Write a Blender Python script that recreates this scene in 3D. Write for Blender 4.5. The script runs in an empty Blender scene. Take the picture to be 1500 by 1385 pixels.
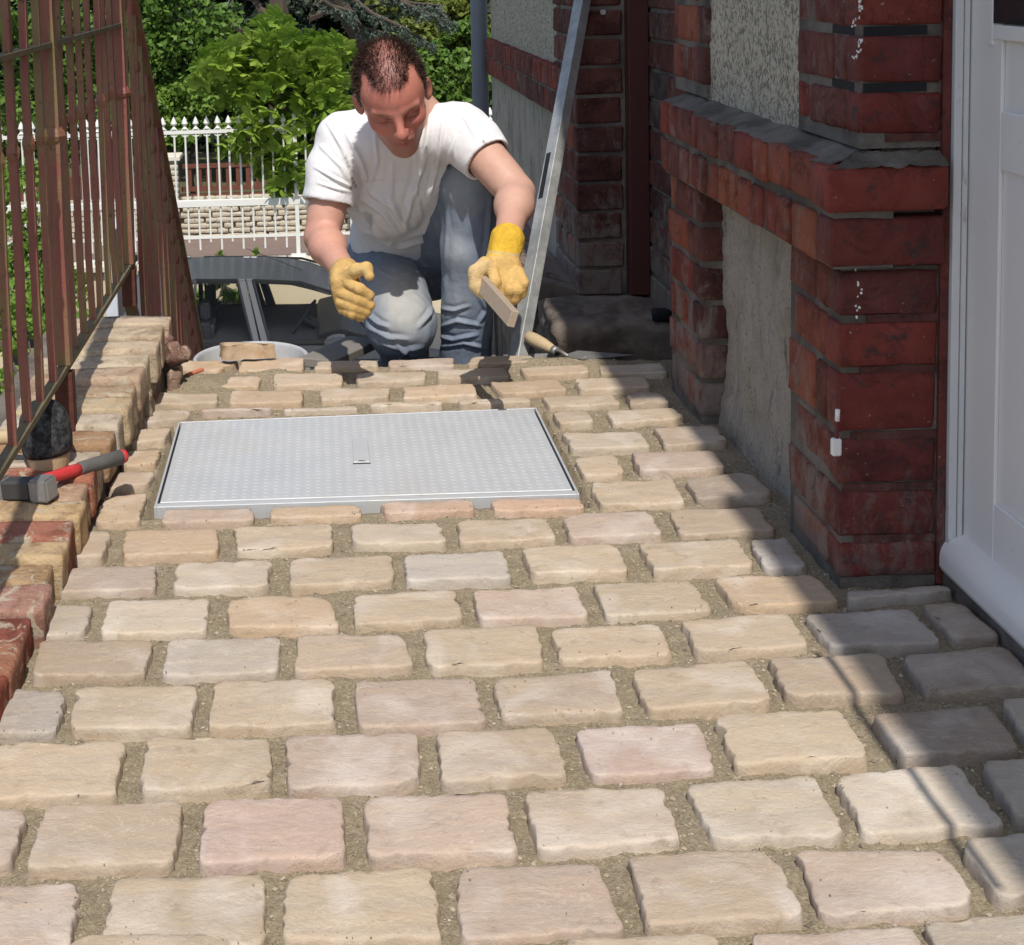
import bpy, math, random
import numpy as np
from mathutils import Vector, Matrix, Euler, noise as mnoise

random.seed(7); NR = np.random.default_rng(11)
C = bpy.context.scene
COL = C.collection

# ------------------------------------------------------------------ camera
TH = math.radians(5.95); RL = .031; CH = .92; F = 2100.; PX, PY = 471.8, 174.
_c, _s = math.cos(RL), math.sin(RL)
FW = Vector((0, math.cos(TH), -math.sin(TH)))
R0 = Vector((1, 0, 0)); U0 = Vector((0, math.sin(TH), math.cos(TH)))
RT = _c*R0 - _s*U0; UP = _c*U0 + _s*R0
cam = bpy.data.cameras.new('camera'); co = bpy.data.objects.new('camera', cam); COL.objects.link(co)
m = Matrix((RT, UP, -FW)).transposed().to_4x4(); m.translation = (0, 0, CH)
co.matrix_world = m
cam.sensor_width = 36; cam.sensor_fit = 'HORIZONTAL'; cam.lens = 36*F/1500
cam.shift_x = (750-PX)/1500; cam.shift_y = -(692.5-PY)/1500
cam.clip_start = .05; cam.clip_end = 400
C.camera = co

# ------------------------------------------------------------------ light
SUN = Vector((.014, -.66, 1)).normalized()          # towards the sun
w = bpy.data.worlds.new('World'); C.world = w; w.use_nodes = True
nt = w.node_tree; nt.nodes.clear()
sky = nt.nodes.new('ShaderNodeTexSky'); sky.sky_type = 'NISHITA'; sky.sun_disc = False
sky.sun_elevation = math.asin(SUN.z); sky.sun_rotation = math.atan2(SUN.x, SUN.y)
sky.dust_density = 1.5
bg = nt.nodes.new('ShaderNodeBackground'); bg.inputs[1].default_value = .15
out = nt.nodes.new('ShaderNodeOutputWorld')
nt.links.new(sky.outputs[0], bg.inputs[0]); nt.links.new(bg.outputs[0], out.inputs[0])
sl = bpy.data.lights.new('sun', 'SUN'); sl.energy = 4.2; sl.angle = math.radians(.53); sl.color = (1, .95, .875)
so = bpy.data.objects.new('sun', sl); COL.objects.link(so); so.location = (0, -3, 8)
so.rotation_euler = SUN.to_track_quat('Z', 'Y').to_euler()
C.view_settings.view_transform = 'Standard'; C.view_settings.look = 'None'
C.view_settings.exposure = 0.0; C.view_settings.gamma = 1; C.view_settings.use_curve_mapping = False
C.render.film_transparent = False

# the photograph was measured in pixels; these turn a measured pixel into a point of the place
def ray(x, y): return RT*((x-PX)/F) + UP*(-(y-PY)/F) + FW
def G(x, y, z=0.):
    d = ray(x, y); t = (z-CH)/d.z; return Vector((t*d.x, t*d.y, z))
def AY(x, y, Y):
    d = ray(x, y); t = Y/d.y; return Vector((t*d.x, Y, CH+t*d.z))
def AX(x, y, X):
    d = ray(x, y); t = X/d.x; return Vector((X, t*d.y, CH+t*d.z))

# ------------------------------------------------------------------ helpers
def tag(o, label=None, cat=None, group=None, kind=None):
    if label: o['label'] = label
    if cat: o['category'] = cat
    if group: o['group'] = group
    if kind: o['kind'] = kind
    return o
def thing(name, label, cat, loc=(0, 0, 0), group=None):
    o = bpy.data.objects.new(name, None); COL.objects.link(o); o.location = loc
    o.empty_display_size = .1
    return tag(o, label, cat, group)
def sub(o, parent):
    """parent o without moving it"""
    if parent is not None:
        o.parent = parent
        w_ = Vector((0, 0, 0)); p = parent
        while p: w_ += p.location; p = p.parent
        o.location = Vector(o.location) - w_
    return o
def link(name, me, mat=None, parent=None, loc=(0, 0, 0), rot=None, scale=None, smooth=False, color=None):
    """mesh data in local coordinates at world location loc (parents are never rotated or scaled)"""
    if mat is not None and not me.materials: me.materials.append(mat)
    if smooth: me.polygons.foreach_set('use_smooth', [True]*len(me.polygons))
    o = bpy.data.objects.new(name, me); COL.objects.link(o); o.location = loc
    if rot is not None: o.rotation_euler = rot
    if scale is not None: o.scale = scale
    if color is not None: o.color = (*color, 1)
    sub(o, parent)
    return o
class MB:
    """collects shapes into one mesh, world coordinates"""
    def __init__(s): s.v = []; s.f = []
    def add(s, v, f):
        b = len(s.v); s.v += [tuple(p) for p in v]; s.f += [tuple(i+b for i in q) for q in f]; return s
    def box(s, lo, hi, rot=None, c=None):
        v = [(x, y, z) for x in (lo[0], hi[0]) for y in (lo[1], hi[1]) for z in (lo[2], hi[2])]
        if rot is not None:
            c = Vector(c if c is not None else [(lo[i]+hi[i])/2 for i in range(3)])
            v = [c+rot@(Vector(p)-c) for p in v]
        return s.add(v, [(0,1,3,2),(4,6,7,5),(0,4,5,1),(2,3,7,6),(0,2,6,4),(1,5,7,3)])
    def bar(s, a, b, w1, w2=None, up=(0, 0, 1)):
        a, b = Vector(a), Vector(b); w2 = w2 or w1
        d = (b-a).normalized(); u = Vector(up)
        if abs(d.dot(u)) > .98: u = Vector((0, 1, 0))
        x = d.cross(u).normalized(); y = x.cross(d).normalized()
        v = [p+x*(i*w1/2)+y*(j*w2/2) for p in (a, b) for i, j in ((-1,-1),(1,-1),(1,1),(-1,1))]
        return s.add(v, [(0,1,2,3),(7,6,5,4),(0,4,5,1),(1,5,6,2),(2,6,7,3),(3,7,4,0)])
    def tube(s, pts, rad, n=8, cap=True):
        pts = [Vector(p) for p in pts]; k = len(pts)
        if not hasattr(rad, '__len__'): rad = [rad]*k
        ref = Vector((.13, .9, .31)).normalized(); rings = []; base = len(s.v)
        for i, p in enumerate(pts):
            d = (pts[min(i+1, k-1)]-pts[max(i-1, 0)]).normalized()
            if abs(d.dot(ref)) > .95: ref = Vector((1, 0, 0))
            x = d.cross(ref).normalized(); y = x.cross(d).normalized()
            for j in range(n):
                t = 2*math.pi*j/n; s.v.append(tuple(p+x*(math.cos(t)*rad[i])+y*(math.sin(t)*rad[i])))
        for i in range(k-1):
            for j in range(n):
                a, b = base+i*n+j, base+i*n+(j+1) % n; s.f.append((a, b, b+n, a+n))
        if cap: s.f.append(tuple(base+j for j in range(n))[::-1]); s.f.append(tuple(base+(k-1)*n+j for j in range(n)))
        return s
    def prism(s, poly, y0, y1):
        """poly of (x,z), extruded along y"""
        n = len(poly); v = [(x, y0, z) for x, z in poly]+[(x, y1, z) for x, z in poly]
        f = [tuple(range(n)), tuple(range(2*n-1, n-1, -1))]+[(i, i+n, (i+1) % n+n, (i+1) % n) for i in range(n)]
        return s.add(v, f)
    def build(s, name, mat, parent=None, origin=None, smooth=False, color=None, bevel=0, seg=1):
        o3 = Vector(origin) if origin is not None else Vector(np.mean(np.array(s.v), axis=0))
        me = bpy.data.meshes.new(name); me.from_pydata([tuple(Vector(p)-o3) for p in s.v], [], s.f); me.validate()
        import bmesh
        bm = bmesh.new(); bm.from_mesh(me)
        bmesh.ops.recalc_face_normals(bm, faces=bm.faces)
        if bevel: bmesh.ops.bevel(bm, geom=list(bm.edges), offset=bevel, segments=seg, affect='EDGES', clamp_overlap=True)
        bm.to_mesh(me); bm.free()
        return link(name, me, mat, parent, o3, smooth=smooth, color=color)

# ------------------------------------------------------------------ materials
class NM:
    def __init__(s, name):
        s.m = bpy.data.materials.new(name); s.m.use_nodes = True; s.t = s.m.node_tree
        s.b = s.t.nodes['Principled BSDF']; s.tc = s.t.nodes.new('ShaderNodeTexCoord'); s.oi = None
    def n(s, typ, **kw):
        nd = s.t.nodes.new(typ)
        for k, v in kw.items(): setattr(nd, k, v)
        return nd
    def put(s, a, b): s.t.links.new(a, b)
    def sock(s, inp, v):
        if isinstance(v, bpy.types.NodeSocket): s.put(v, inp)
        elif isinstance(v, (tuple, list)): inp.default_value = (*v, 1) if len(v) == 3 and len(inp.default_value) == 4 else v
        else: inp.default_value = v
    def coord(s, which='Object', scale=(1, 1, 1), rnd=False):
        mp = s.n('ShaderNodeMapping'); s.put(s.tc.outputs[which], mp.inputs[0]); mp.inputs['Scale'].default_value = scale
        if rnd:
            o = s.obj(); ad = s.n('ShaderNodeVectorMath', operation='SCALE'); 
            cb = s.n('ShaderNodeCombineXYZ'); 
            for i in range(3): s.put(o.outputs['Random'], cb.inputs[i])
            s.put(cb.outputs[0], ad.inputs[0]); ad.inputs[3].default_value = 37.
            s.put(ad.outputs[0], mp.inputs['Location'])
        return mp.outputs[0]
    def obj(s):
        if s.oi is None: s.oi = s.n('ShaderNodeObjectInfo')
        return s.oi
    def noise(s, vec, scale, detail=4, rough=.55, dist=0.):
        nd = s.n('ShaderNodeTexNoise'); s.put(vec, nd.inputs['Vector'])
        nd.inputs['Scale'].default_value = scale; nd.inputs['Detail'].default_value = detail
        nd.inputs['Roughness'].default_value = rough; nd.inputs['Distortion'].default_value = dist
        return nd.outputs['Fac']
    def vor(s, vec, scale, feature='F1', out='Distance', rand=1.):
        nd = s.n('ShaderNodeTexVoronoi', feature=feature); s.put(vec, nd.inputs['Vector'])
        nd.inputs['Scale'].default_value = scale; nd.inputs['Randomness'].default_value = rand
        return nd.outputs[out]
    def ramp(s, fac, stops):
        nd = s.n('ShaderNodeValToRGB'); s.put(fac, nd.inputs[0]); r = nd.color_ramp
        while len(r.elements) < len(stops): r.elements.new(.5)
        for e, (p, c) in zip(r.elements, stops):
            e.position = p; e.color = (*c, 1) if hasattr(c, '__len__') else (c, c, c, 1)
        return nd.outputs[0]
    def mix(s, f, a, b, mode='MIX'):
        nd = s.n('ShaderNodeMix', data_type='RGBA', blend_type=mode)
        s.sock(nd.inputs[0], f); s.sock(nd.inputs[6], a); s.sock(nd.inputs[7], b); return nd.outputs[2]
    def math(s, op, a, b=0.):
        nd = s.n('ShaderNodeMath', operation=op); s.sock(nd.inputs[0], a); s.sock(nd.inputs[1], b); return nd.outputs[0]
    def bump(s, h, strength=.3, dist=.01, prev=None):
        nd = s.n('ShaderNodeBump'); s.put(h, nd.inputs['Height']); nd.inputs['Strength'].default_value = strength
        nd.inputs['Distance'].default_value = dist
        if prev is not None: s.put(prev, nd.inputs['Normal'])
        return nd.outputs[0]
    def fin(s, col, rough=.8, nrm=None, metal=0., spec=.35, **kw):
        s.sock(s.b.inputs['Base Color'], col); s.sock(s.b.inputs['Roughness'], rough); s.sock(s.b.inputs['Metallic'], metal)
        s.sock(s.b.inputs['Specular IOR Level'], spec)
        if nrm is not None: s.put(nrm, s.b.inputs['Normal'])
        for k, v in kw.items(): s.sock(s.b.inputs[k.replace('_', ' ')], v)
        return s.m
def simple(name, col, rough=.6, metal=0., bs=40., bstr=.15, var=.15, spec=.35, **kw):
    k = NM(name); v = k.coord('Object'); f = k.noise(v, bs)
    c = k.mix(f, tuple(x*(1-var) for x in col), tuple(min(1, x*(1+var)) for x in col))
    return k.fin(c, rough, k.bump(k.noise(v, bs*3), bstr, .004), metal, spec, **kw)

def mat_paver():
    k = NM('sandstone'); v = k.coord('Object', rnd=True); o = k.obj()
    base = o.outputs['Color']
    band = k.noise(k.coord('Object', (1.2, 7, 7), rnd=True), 5, 6, .6, 1.2)
    c = k.mix(k.ramp(band, [(.38, 0.), (.66, 1.)]), k.mix(.5, base, (.82, .79, .77), 'MULTIPLY'), k.mix(.45, base, (1.0, .90, .74), 'MULTIPLY'))
    blot = k.noise(v, 9, 3, .5, .6)
    c = k.mix(k.ramp(blot, [(.5, 0.), (.7, .55)]), c, k.mix(.35, base, (.95, .90, .84), 'SCREEN'))
    vein = k.ramp(k.noise(k.coord('Object', (1, 3.2, 3), rnd=True), 6, 8, .65, 2.0), [(.49, 0.), (.502, .26), (.515, 0.)])
    c = k.mix(vein, c, (.78, .70, .58))
    sp = k.ramp(k.vor(v, 230), [(.05, .65), (.17, 0.)])
    gate = k.ramp(k.noise(v, 60, 2), [(.52, 0.), (.6, 1.)])
    c = k.mix(k.math('MULTIPLY', sp, gate), c, (.74, .68, .58))
    pit = k.ramp(k.vor(k.coord('Object', (1, 1.6, 1), rnd=True), 42), [(.03, .7), (.085, 0.)])
    c = k.mix(k.math('MULTIPLY', pit, k.ramp(k.noise(v, 11, 2), [(.55, 0.), (.62, 1.)])), c, (.22, .17, .12))
    dk = k.ramp(k.noise(v, 34, 6, .7), [(.28, .6), (.42, 0.)])
    c = k.mix(dk, c, k.mix(.7, c, (.45, .38, .30), 'MULTIPLY'))
    n1 = k.bump(k.noise(k.coord('Object', (1, 1.7, 1), rnd=True), 19, 6, .65, .5), .42, .0085)
    n2 = k.bump(k.noise(v, 150, 5, .75), .55, .0028, n1)
    return k.fin(c, k.ramp(k.noise(v, 50), [(.3, .6), (.7, .8)]), n2, spec=.3)
def mat_sand():
    k = NM('bedding_sand'); v = k.coord('Object')
    big = k.noise(v, 5, 4); fine = k.noise(v, 300, 3, .7)
    c = k.mix(big, (.20, .16, .105), (.29, .235, .16))
    c = k.mix(k.ramp(k.vor(v, 330, out='Color'), [(.25, 0.), (.9, .6)]), c, (.40, .35, .25))
    c = k.mix(k.ramp(k.vor(v, 210), [(.07, .85), (.16, 0.)]), c, (.12, .10, .075))
    c = k.mix(k.ramp(k.noise(v, 120, 3, .8), [(.62, 0.), (.68, .8)]), c, (.52, .45, .33))
    n = k.bump(k.vor(v, 420), .45, .0025); n = k.bump(k.noise(v, 110, 6, .75), .6, .007, n)
    return k.fin(c, .95, n, spec=.15)
def mat_brick(name, paint=False):
    k = NM(name); v = k.coord('Object', rnd=True); base = k.obj().outputs['Color']
    gp = k.n('ShaderNodeNewGeometry'); sx_ = k.n('ShaderNodeSeparateXYZ'); k.put(gp.outputs['Position'], sx_.inputs[0])
    low = k.ramp(sx_.outputs[2], [(.0, .20), (.30, 0.)])      # lime and mud splashed on the lowest courses
    c = k.mix(k.noise(v, 16, 5, .65), k.mix(.8, base, (.38, .34, .34), 'MULTIPLY'), k.mix(.12, base, (.65, .38, .26), 'MIX'))
    c = k.mix(k.ramp(k.noise(v, 9, 8, .8, 1.2), [(.50, 0.), (.60, .75)]), c, k.mix(.85, c, (.30, .28, .30), 'MULTIPLY'))
    if paint:
        c = k.mix(k.ramp(k.noise(v, 24, 7, .78), [(.56, 0.), (.62, .8)]), c, (.05, .028, .028))
        c = k.mix(k.ramp(k.noise(k.coord('Object', (1.4, 1, 1), rnd=True), 13, 8, .8), [(.60, 0.), (.64, .8)]), c, (.21, .075, .045))
    smear = k.ramp(k.math('ADD', low, k.noise(k.coord('Object', (1, 1, .6), rnd=True), 17, 9, .78, .5)), [(.63 if paint else .53, 0.), (.76 if paint else .68, .6 if paint else .8)])
    c = k.mix(smear, c, (.20, .165, .145) if paint else (.25, .215, .185))
    c = k.mix(k.ramp(k.noise(v, 110, 3, .7), [(.68, 0.), (.73, .7)]), c, (.42, .38, .33))
    n = k.bump(k.noise(v, 38, 8, .78), .75, .009)
    return k.fin(c, k.ramp(k.noise(v, 25), [(.3, .48 if paint else .75), (.7, .8 if paint else .95)]), n, spec=.35 if paint else .2)
def mat_oldbrick():
    k = NM('reclaimed_brick'); v = k.coord('Object', rnd=True); base = k.obj().outputs['Color']
    c = k.mix(k.ramp(k.noise(v, 14, 6, .7, .8), [(.40, 0.), (.52, 1.)]), k.mix(.5, base, (.36, .26, .22), 'MULTIPLY'), base)
    c = k.mix(k.ramp(k.noise(k.coord('Object', (1, 1, 1), rnd=True), 21, 8, .72, 1.), [(.53, 0.), (.60, .85)]), c, (.50, .43, .32))
    c = k.mix(k.ramp(k.noise(v, 60, 5, .7), [(.60, 0.), (.68, .6)]), c, (.14, .09, .07))
    n = k.bump(k.noise(v, 26, 7, .75), .9, .014)
    return k.fin(c, .92, n, spec=.15)
def mat_mortar(name='mortar', a=(.14, .12, .10), b=(.33, .295, .255), sc=30):
    k = NM(name); v = k.coord('Object')
    c = k.mix(k.noise(v, sc, 6, .7), a, b)
    c = k.mix(k.ramp(k.noise(v, 7, 4, .6), [(.42, .6), (.58, 0.)]), c, tuple(x*.45 for x in a))
    return k.fin(c, .93, k.bump(k.noise(v, sc*2.6, 6, .75), .8, .012), spec=.15)
def mat_roughcast():
    k = NM('roughcast_render'); v = k.coord('Object', (1, 1, .8))
    c = k.mix(k.noise(v, 14, 4), (.47, .42, .33), (.64, .58, .46))
    peb = k.vor(v, 85)
    c = k.mix(k.ramp(k.noise(v, 120, 4, .6, .8), [(.42, .8), (.52, 0.)]), c, (.14, .125, .10))
    n = k.bump(peb, -.9, .012); n = k.bump(k.noise(v, 60, 5, .7), .8, .012, n)
    return k.fin(c, .95, n, spec=.15)
def mat_oldrender():
    k = NM('weathered_render'); v = k.coord('Object')
    c = k.mix(k.noise(k.coord('Object', (1, 1, .35)), 13, 7, .65, .5), (.52, .46, .39), (.78, .70, .59))
    c = k.mix(k.ramp(k.noise(v, 5, 5, .6, .5), [(.5, 0.), (.66, .65)]), c, (.44, .37, .25))
    c = k.mix(k.ramp(k.noise(k.coord('Object', (1, 1, .25)), 24, 6, .7), [(.56, 0.), (.68, .8)]), c, (.13, .115, .10))
    c = k.mix(k.ramp(k.noise(v, 150, 3, .7), [(.57, 0.), (.65, .6)]), c, (.20, .17, .13))
    c = k.mix(k.ramp(k.noise(k.coord('Object', (1, 1, .22)), 15, 7, .7, .6), [(.54, 0.), (.64, .4)]), c, (.26, .24, .21))
    return k.fin(c, .95, k.bump(k.vor(v, 120), -.7, .007, k.bump(k.noise(v, 45, 8, .8), 1., .02)), spec=.15)
def mat_iron(rust=.5):
    k = NM('red_oxide_iron'); v = k.coord('Object', (1, 1, .22), rnd=True); v2 = k.coord('Object', rnd=True)
    c = k.mix(k.noise(v, 20, 5), (.15, .050, .040), (.30, .105, .078))
    c = k.mix(k.ramp(k.noise(v, 11, 6, .7), [(.46, 0.), (.58, .9)]), c, (.19, .14, .06))
    c = k.mix(k.ramp(k.noise(v2, 60, 4, .7), [(.62, 0.), (.68, .8)]), c, (.045, .028, .022))
    return k.fin(c, .55, k.bump(k.noise(v2, 90, 4, .7), .4, .003), spec=.4)

M = dict(paver=mat_paver(), sand=mat_sand(), brick=mat_brick('wall_brick'), pbrick=mat_brick('red_painted_brick', True),
    oldbrick=mat_oldbrick(), mortar=mat_mortar(), roughcast=mat_roughcast(), render=mat_oldrender(), iron=mat_iron(),
    dkmortar=mat_mortar('damp_mortar', (.14, .12, .10), (.34, .30, .26)))
# ================================================================== terrace
def plane_grid(x0, x1, y0, y1, nx, ny, zf):
    xs = np.linspace(x0, x1, nx); ys = np.linspace(y0, y1, ny)
    v = [(x, y, zf(x, y)) for y in ys for x in xs]
    f = [(j*nx+i, j*nx+i+1, (j+1)*nx+i+1, (j+1)*nx+i) for j in range(ny-1) for i in range(nx-1)]
    return v, f
def mesh(name, v, f):
    me = bpy.data.meshes.new(name); me.from_pydata(v, [], f); me.update(); return me

terrace = tag(bpy.data.objects.new('terrace', None), kind='structure'); COL.objects.link(terrace)
SZ = -.0135
def sandz(x, y):
    n = mnoise.noise(Vector((x*6, y*6, 0)))*.0045+mnoise.noise(Vector((x*28, y*28, 3)))*.0042+mnoise.noise(Vector((x*90, y*90, 5)))*.0018
    z = SZ+n
    if x > .66 or x < -.36: z -= .002
    # heaps of spare sand along the far edge
    for cx, cy, h, rx, ry in ((-.30, 3.17, .022, .10, .07), (.50, 3.25, .018, .12, .03), (-.13, 3.235, .016, .06, .03), (.62, 3.22, .012, .08, .04)):
        d = ((x-cx)/rx)**2+((y-cy)/ry)**2
        z += h*math.exp(-d)
    if -.325 < x < .44 and 2.38 < y < 2.915: z = -.05
    return z
v, f = plane_grid(-.60, 1.0, .9, 3.285, 320, 470, sandz)
link('sand_bed', mesh('sand_bed', v, f), M['sand'], terrace, smooth=True)['kind'] = 'structure'
MB().box((-.62, .5, -.6), (1.2, 3.28, -.062)).build('terrace_block', M['mortar'], terrace)

# every setting stone as measured: corners of its top (tl tr br bl), tint letter
TINT = dict(c=(.48, .395, .29), y=(.50, .415, .305), p=(.45, .355, .305), g=(.42, .39, .345), t=(.36, .285, .215),
            o=(.50, .37, .245), w=(.52, .465, .385), b=(.32, .32, .32), k=(.235, .195, .17), m=(.45, .365, .285))
ST = """
103 1372 333 1365 345 1480 85 1490 c|-150 1400 75 1397 60 1500 -180 1510 m|360 1402 590 1396 605 1520 355 1525 p
630 1397 800 1388 835 1500 630 1520 c
830 1378 1045 1370 1080 1480 845 1490 c|1103 1374 1333 1359 1370 1465 1122 1490 p|1357 1350 1560 1332 1620 1440 1390 1460 g
-130 1297 113 1293 100 1402 -150 1410 p|170 1287 385 1280 385 1397 147 1400 c|425 1285 630 1271 648 1387 415 1392 y
672 1270 870 1264 913 1373 678 1386 p|925 1255 1128 1247 1175 1357 950 1372 m|1170 1246 1378 1246 1433 1338 1207 1355 p
1403 1233 1590 1215 1680 1310 1468 1330 g
-100 1187 40 1190 12 1280 -160 1290 p|70 1183 268 1177 252 1277 42 1287 m|303 1177 500 1172 502 1268 293 1280 P
538 1172 740 1165 755 1262 541 1268 p|772 1160 970 1155 997 1240 790 1260 m|1007 1152 1190 1137 1234 1233 1045 1244 w
1225 1135 1402 1120 1470 1220 1268 1232 w|1442 1120 1620 1105 1700 1195 1495 1212 g
0 1091 180 1088 168 1177 -15 1183 y|218 1085 393 1083 397 1165 207 1172 c|421 1080 607 1077 615 1158 423 1167 p
645 1075 805 1068 833 1147 646 1158 m|843 1067 1022 1058 1047 1138 867 1147 P|1047 1050 1230 1042 1270 1125 1080 1132 y
1277 1048 1445 1033 1493 1108 1317 1118 k|1468 1027 1620 1015 1660 1090 1515 1103 g
12 1010 97 1012 82 1082 -8 1085 b|115 1007 289 1007 277 1080 103 1080 c|317 1000 486 995 490 1072 308 1077 c
523 995 692 993 710 1068 526 1075 p|723 995 893 982 910 1052 737 1060 m|927 985 1092 968 1133 1040 950 1050 c
1128 967 1290 962 1321 1028 1153 1033 t|1323 962 1475 946 1515 1016 1357 1025 k
60 940 222 938 212 998 48 1000 t|250 937 408 934 407 994 238 998 g|438 930 590 929 603 985 433 992 m
623 925 785 917 795 982 628 988 y|807 918 963 914 986 970 823 975 c|1000 910 1153 900 1185 960 1025 967 c
1180 900 1333 893 1378 952 1220 957 b|1353 888 1405 885 1460 943 1400 948 k
68 884 133 888 123 938 50 942 g|163 880 306 878 300 933 147 937 w|338 877 480 872 496 927 335 930 o
520 873 665 865 677 917 523 925 c|695 867 842 860 860 912 705 917 p|870 853 1012 850 1042 903 890 912 y
1047 847 1192 842 1226 890 1082 900 o|1240 868 1385 860 1393 875 1243 889 b
100 832 228 830 228 873 83 878 T|262 826 396 821 392 868 253 873 w|428 820 572 815 575 860 425 868 y
593 815 737 807 748 855 597 862 G|767 805 903 800 920 848 780 850 y|938 797 1077 791 1103 840 960 846 c
1100 792 1150 787 1180 838 1123 842 b
113 780 163 780 148 825 92 825 m|185 778 316 776 318 819 180 825 o|347 774 483 769 488 811 348 816 c
515 771 643 767 652 805 520 808 w|671 764 797 760 815 798 675 805 c|825 754 950 749 967 792 837 797 p
981 747 1110 743 1132 783 998 791 t
241 747 369 745 371 770 238 774 p|398 743 528 739 528 762 396 767 o|560 737 693 733 695 756 568 760 O
720 732 848 730 857 752 723 757 O|865 708 983 702 1002 744 880 748 c|1006 704 1096 692 1128 732 1024 742 k
844 672 898 666 914 702 856 706 c|926 666 1044 662 1062 694 940 700 p
826 636 934 634 952 663 840 666 w|960 628 1044 623 1066 654 976 661 t
810 605 860 603 870 627 822 630 c|888 603 986 598 1004 619 900 628 c
794 582 896 578 908 599 808 603 c|918 577 964 575 980 596 926 599 t
718 560 816 557 828 579 735 584 o|842 556 944 553 952 574 852 578 c
222 576 318 577 317 598 212 599 c|340 573 443 573 442 596 337 599 o|470 570 570 569 570 590 470 593 y|592 566 694 562 697 585 592 589 o
207 601 280 600 277 618 200 627 m|298 602 395 599 397 609 293 611 p|418 598 522 595 523 606 415 608 w
543 593 647 589 650 601 542 604 c|674 587 772 583 778 596 674 599 c
198 630 250 628 238 653 185 658 c|186 661 237 660 226 688 177 691 o|176 693 226 692 217 717 159 726 m|157 729 215 722 202 772 140 772 o
285 553 382 552 377 573 277 574 o|402 549 500 547 500 569 401 571 c|523 546 622 545 623 563 524 568 y
642 544 738 540 746 559 643 563 c|762 539 856 535 868 553 770 557 o|878 535 968 532 977 551 882 553 c
355 527 445 525 443 547 350 550 o|465 530 552 528 553 543 461 546 c|570 528 664 525 664 543 570 543 p|692 525 778 522 780 538 686 541 c
-170 1010 -20 1012 -30 1086 -190 1090 c|-40 1195 -280 1195 -300 1290 -60 1290 c
"""
TINT.update(P=(.47, .35, .325), G=(.48, .47, .45), T=(.42, .35, .31), O=(.56, .36, .26))
def stone_mesh(q, zf, depth, seed, rough=1., top=4):
    """q = four ground points tl tr br bl -> rounded, chipped block with uneven top"""
    rnd = random.Random(seed)
    q = [Vector((p[0], p[1])) for p in q]; c = sum(q, Vector((0, 0)))/4
    raw = []
    for i in range(4):
        p0, p1, p2 = q[i-1], q[i], q[(i+1) % 4]
        la_, lb_ = (p0-p1).length, (p2-p1).length; big = rnd.random() < .16
        ra_, rb_ = min(.35*la_, rnd.uniform(.004, .010)+(.014*rnd.random() if big else 0)), min(.35*lb_, rnd.uniform(.005, .011)+(.026*rnd.random() if big else 0))
        a_, b_ = p1+(p0-p1).normalized()*ra_, p1+(p2-p1).normalized()*rb_
        for t in (0, .25, .5, .75, 1):
            ctl = p1.lerp((a_+b_)/2, .5 if big else .12)
            raw.append(a_.lerp(ctl, t).lerp(ctl.lerp(b_, t), t))
    L = [0]
    for i in range(len(raw)): L.append(L[-1]+(raw[(i+1) % len(raw)]-raw[i]).length)
    n = max(24, int(L[-1]/.0085)); pts = []; jj = 0; ph = rnd.random()*50
    base_ = []
    for i in range(n):
        d = L[-1]*i/n
        while L[jj+1] < d: jj += 1
        base_.append(raw[jj].lerp(raw[(jj+1) % len(raw)], (d-L[jj])/(L[jj+1]-L[jj]+1e-9)))
    for i in range(n):
        tg = (base_[(i+1) % n]-base_[i-1]).normalized(); nrm = Vector((tg.y, -tg.x)); p = base_[i]
        if nrm.dot(p-c) < 0: nrm = -nrm
        nn = mnoise.noise(Vector((p.x*32, p.y*32, ph)))*.0034+mnoise.noise(Vector((p.x*95, p.y*95, ph)))*.0030-max(0, mnoise.noise(Vector((p.x*60, p.y*60, ph+9)))-.25)*.012
        pts.append(p+nrm*(nn*rough+.0018))
    V = []; Fc = []
    tilt = (rnd.uniform(-.006, .006), rnd.uniform(-.010, .010)); hz = rnd.uniform(-.0015, .003)
    rings = [(-.0006, -depth, .0), (-.0004, -.017, .0), (.0002, -.0085, 0), (.0009, -.0030, 0), (.0020, -.0008, 0), (.0040, .0, 0), (.011, .0002, 0)]
    for off, z, _ in rings:
        for p in pts:
            d = (c-p); dl = d.length; pp = p+d*min(.9, off/dl)
            chip = mnoise.noise(Vector((pp.x*60, pp.y*60, z*60+seed)))
            und = mnoise.noise(Vector((pp.x*14, pp.y*20, seed*1.7)))*.0020
            zz = z+hz+(tilt[0]*(pp.x-c.x)+tilt[1]*(pp.y-c.y)) if z > -.03 else z
            if -.02 < z < 0: zz += chip*.0016; pp = pp+d.normalized()*(max(0, chip)*.0034+abs(mnoise.noise(Vector((pp.x*170, pp.y*170, z*200))))*.0016)*rough
            if z > -.005: zz += und
            V.append((pp.x-c.x, pp.y-c.y, zz))
    last = (len(rings)-1)*n
    for k in range(1, top+1):
        s = 1-k/(top+.35)
        for i in range(n):
            x, y = V[last+i][0]*s, V[last+i][1]*s
            und = mnoise.noise(Vector(((x+c.x)*14, (y+c.y)*20, seed*1.7)))*.0020+mnoise.noise(Vector(((x+c.x)*50, (y+c.y)*50, seed)))*.0008
            V.append((x, y, .0005+hz+tilt[0]*x+tilt[1]*y+und))
    R = len(rings)+top
    for r in range(R-1):
        for i in range(n): Fc.append((r*n+i, r*n+(i+1) % n, (r+1)*n+(i+1) % n, (r+1)*n+i))
    V.append((0, 0, .0005+hz)); ce = len(V)-1
    for i in range(n): Fc.append(((R-1)*n+i, (R-1)*n+(i+1) % n, ce))
    # orientation
    a2 = sum(pts[i].x*pts[(i+1) % n].y-pts[(i+1) % n].x*pts[i].y for i in range(n))
    if a2 < 0: Fc = [t[::-1] for t in Fc]
    return mesh('paving_stone', V, Fc), c
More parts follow.
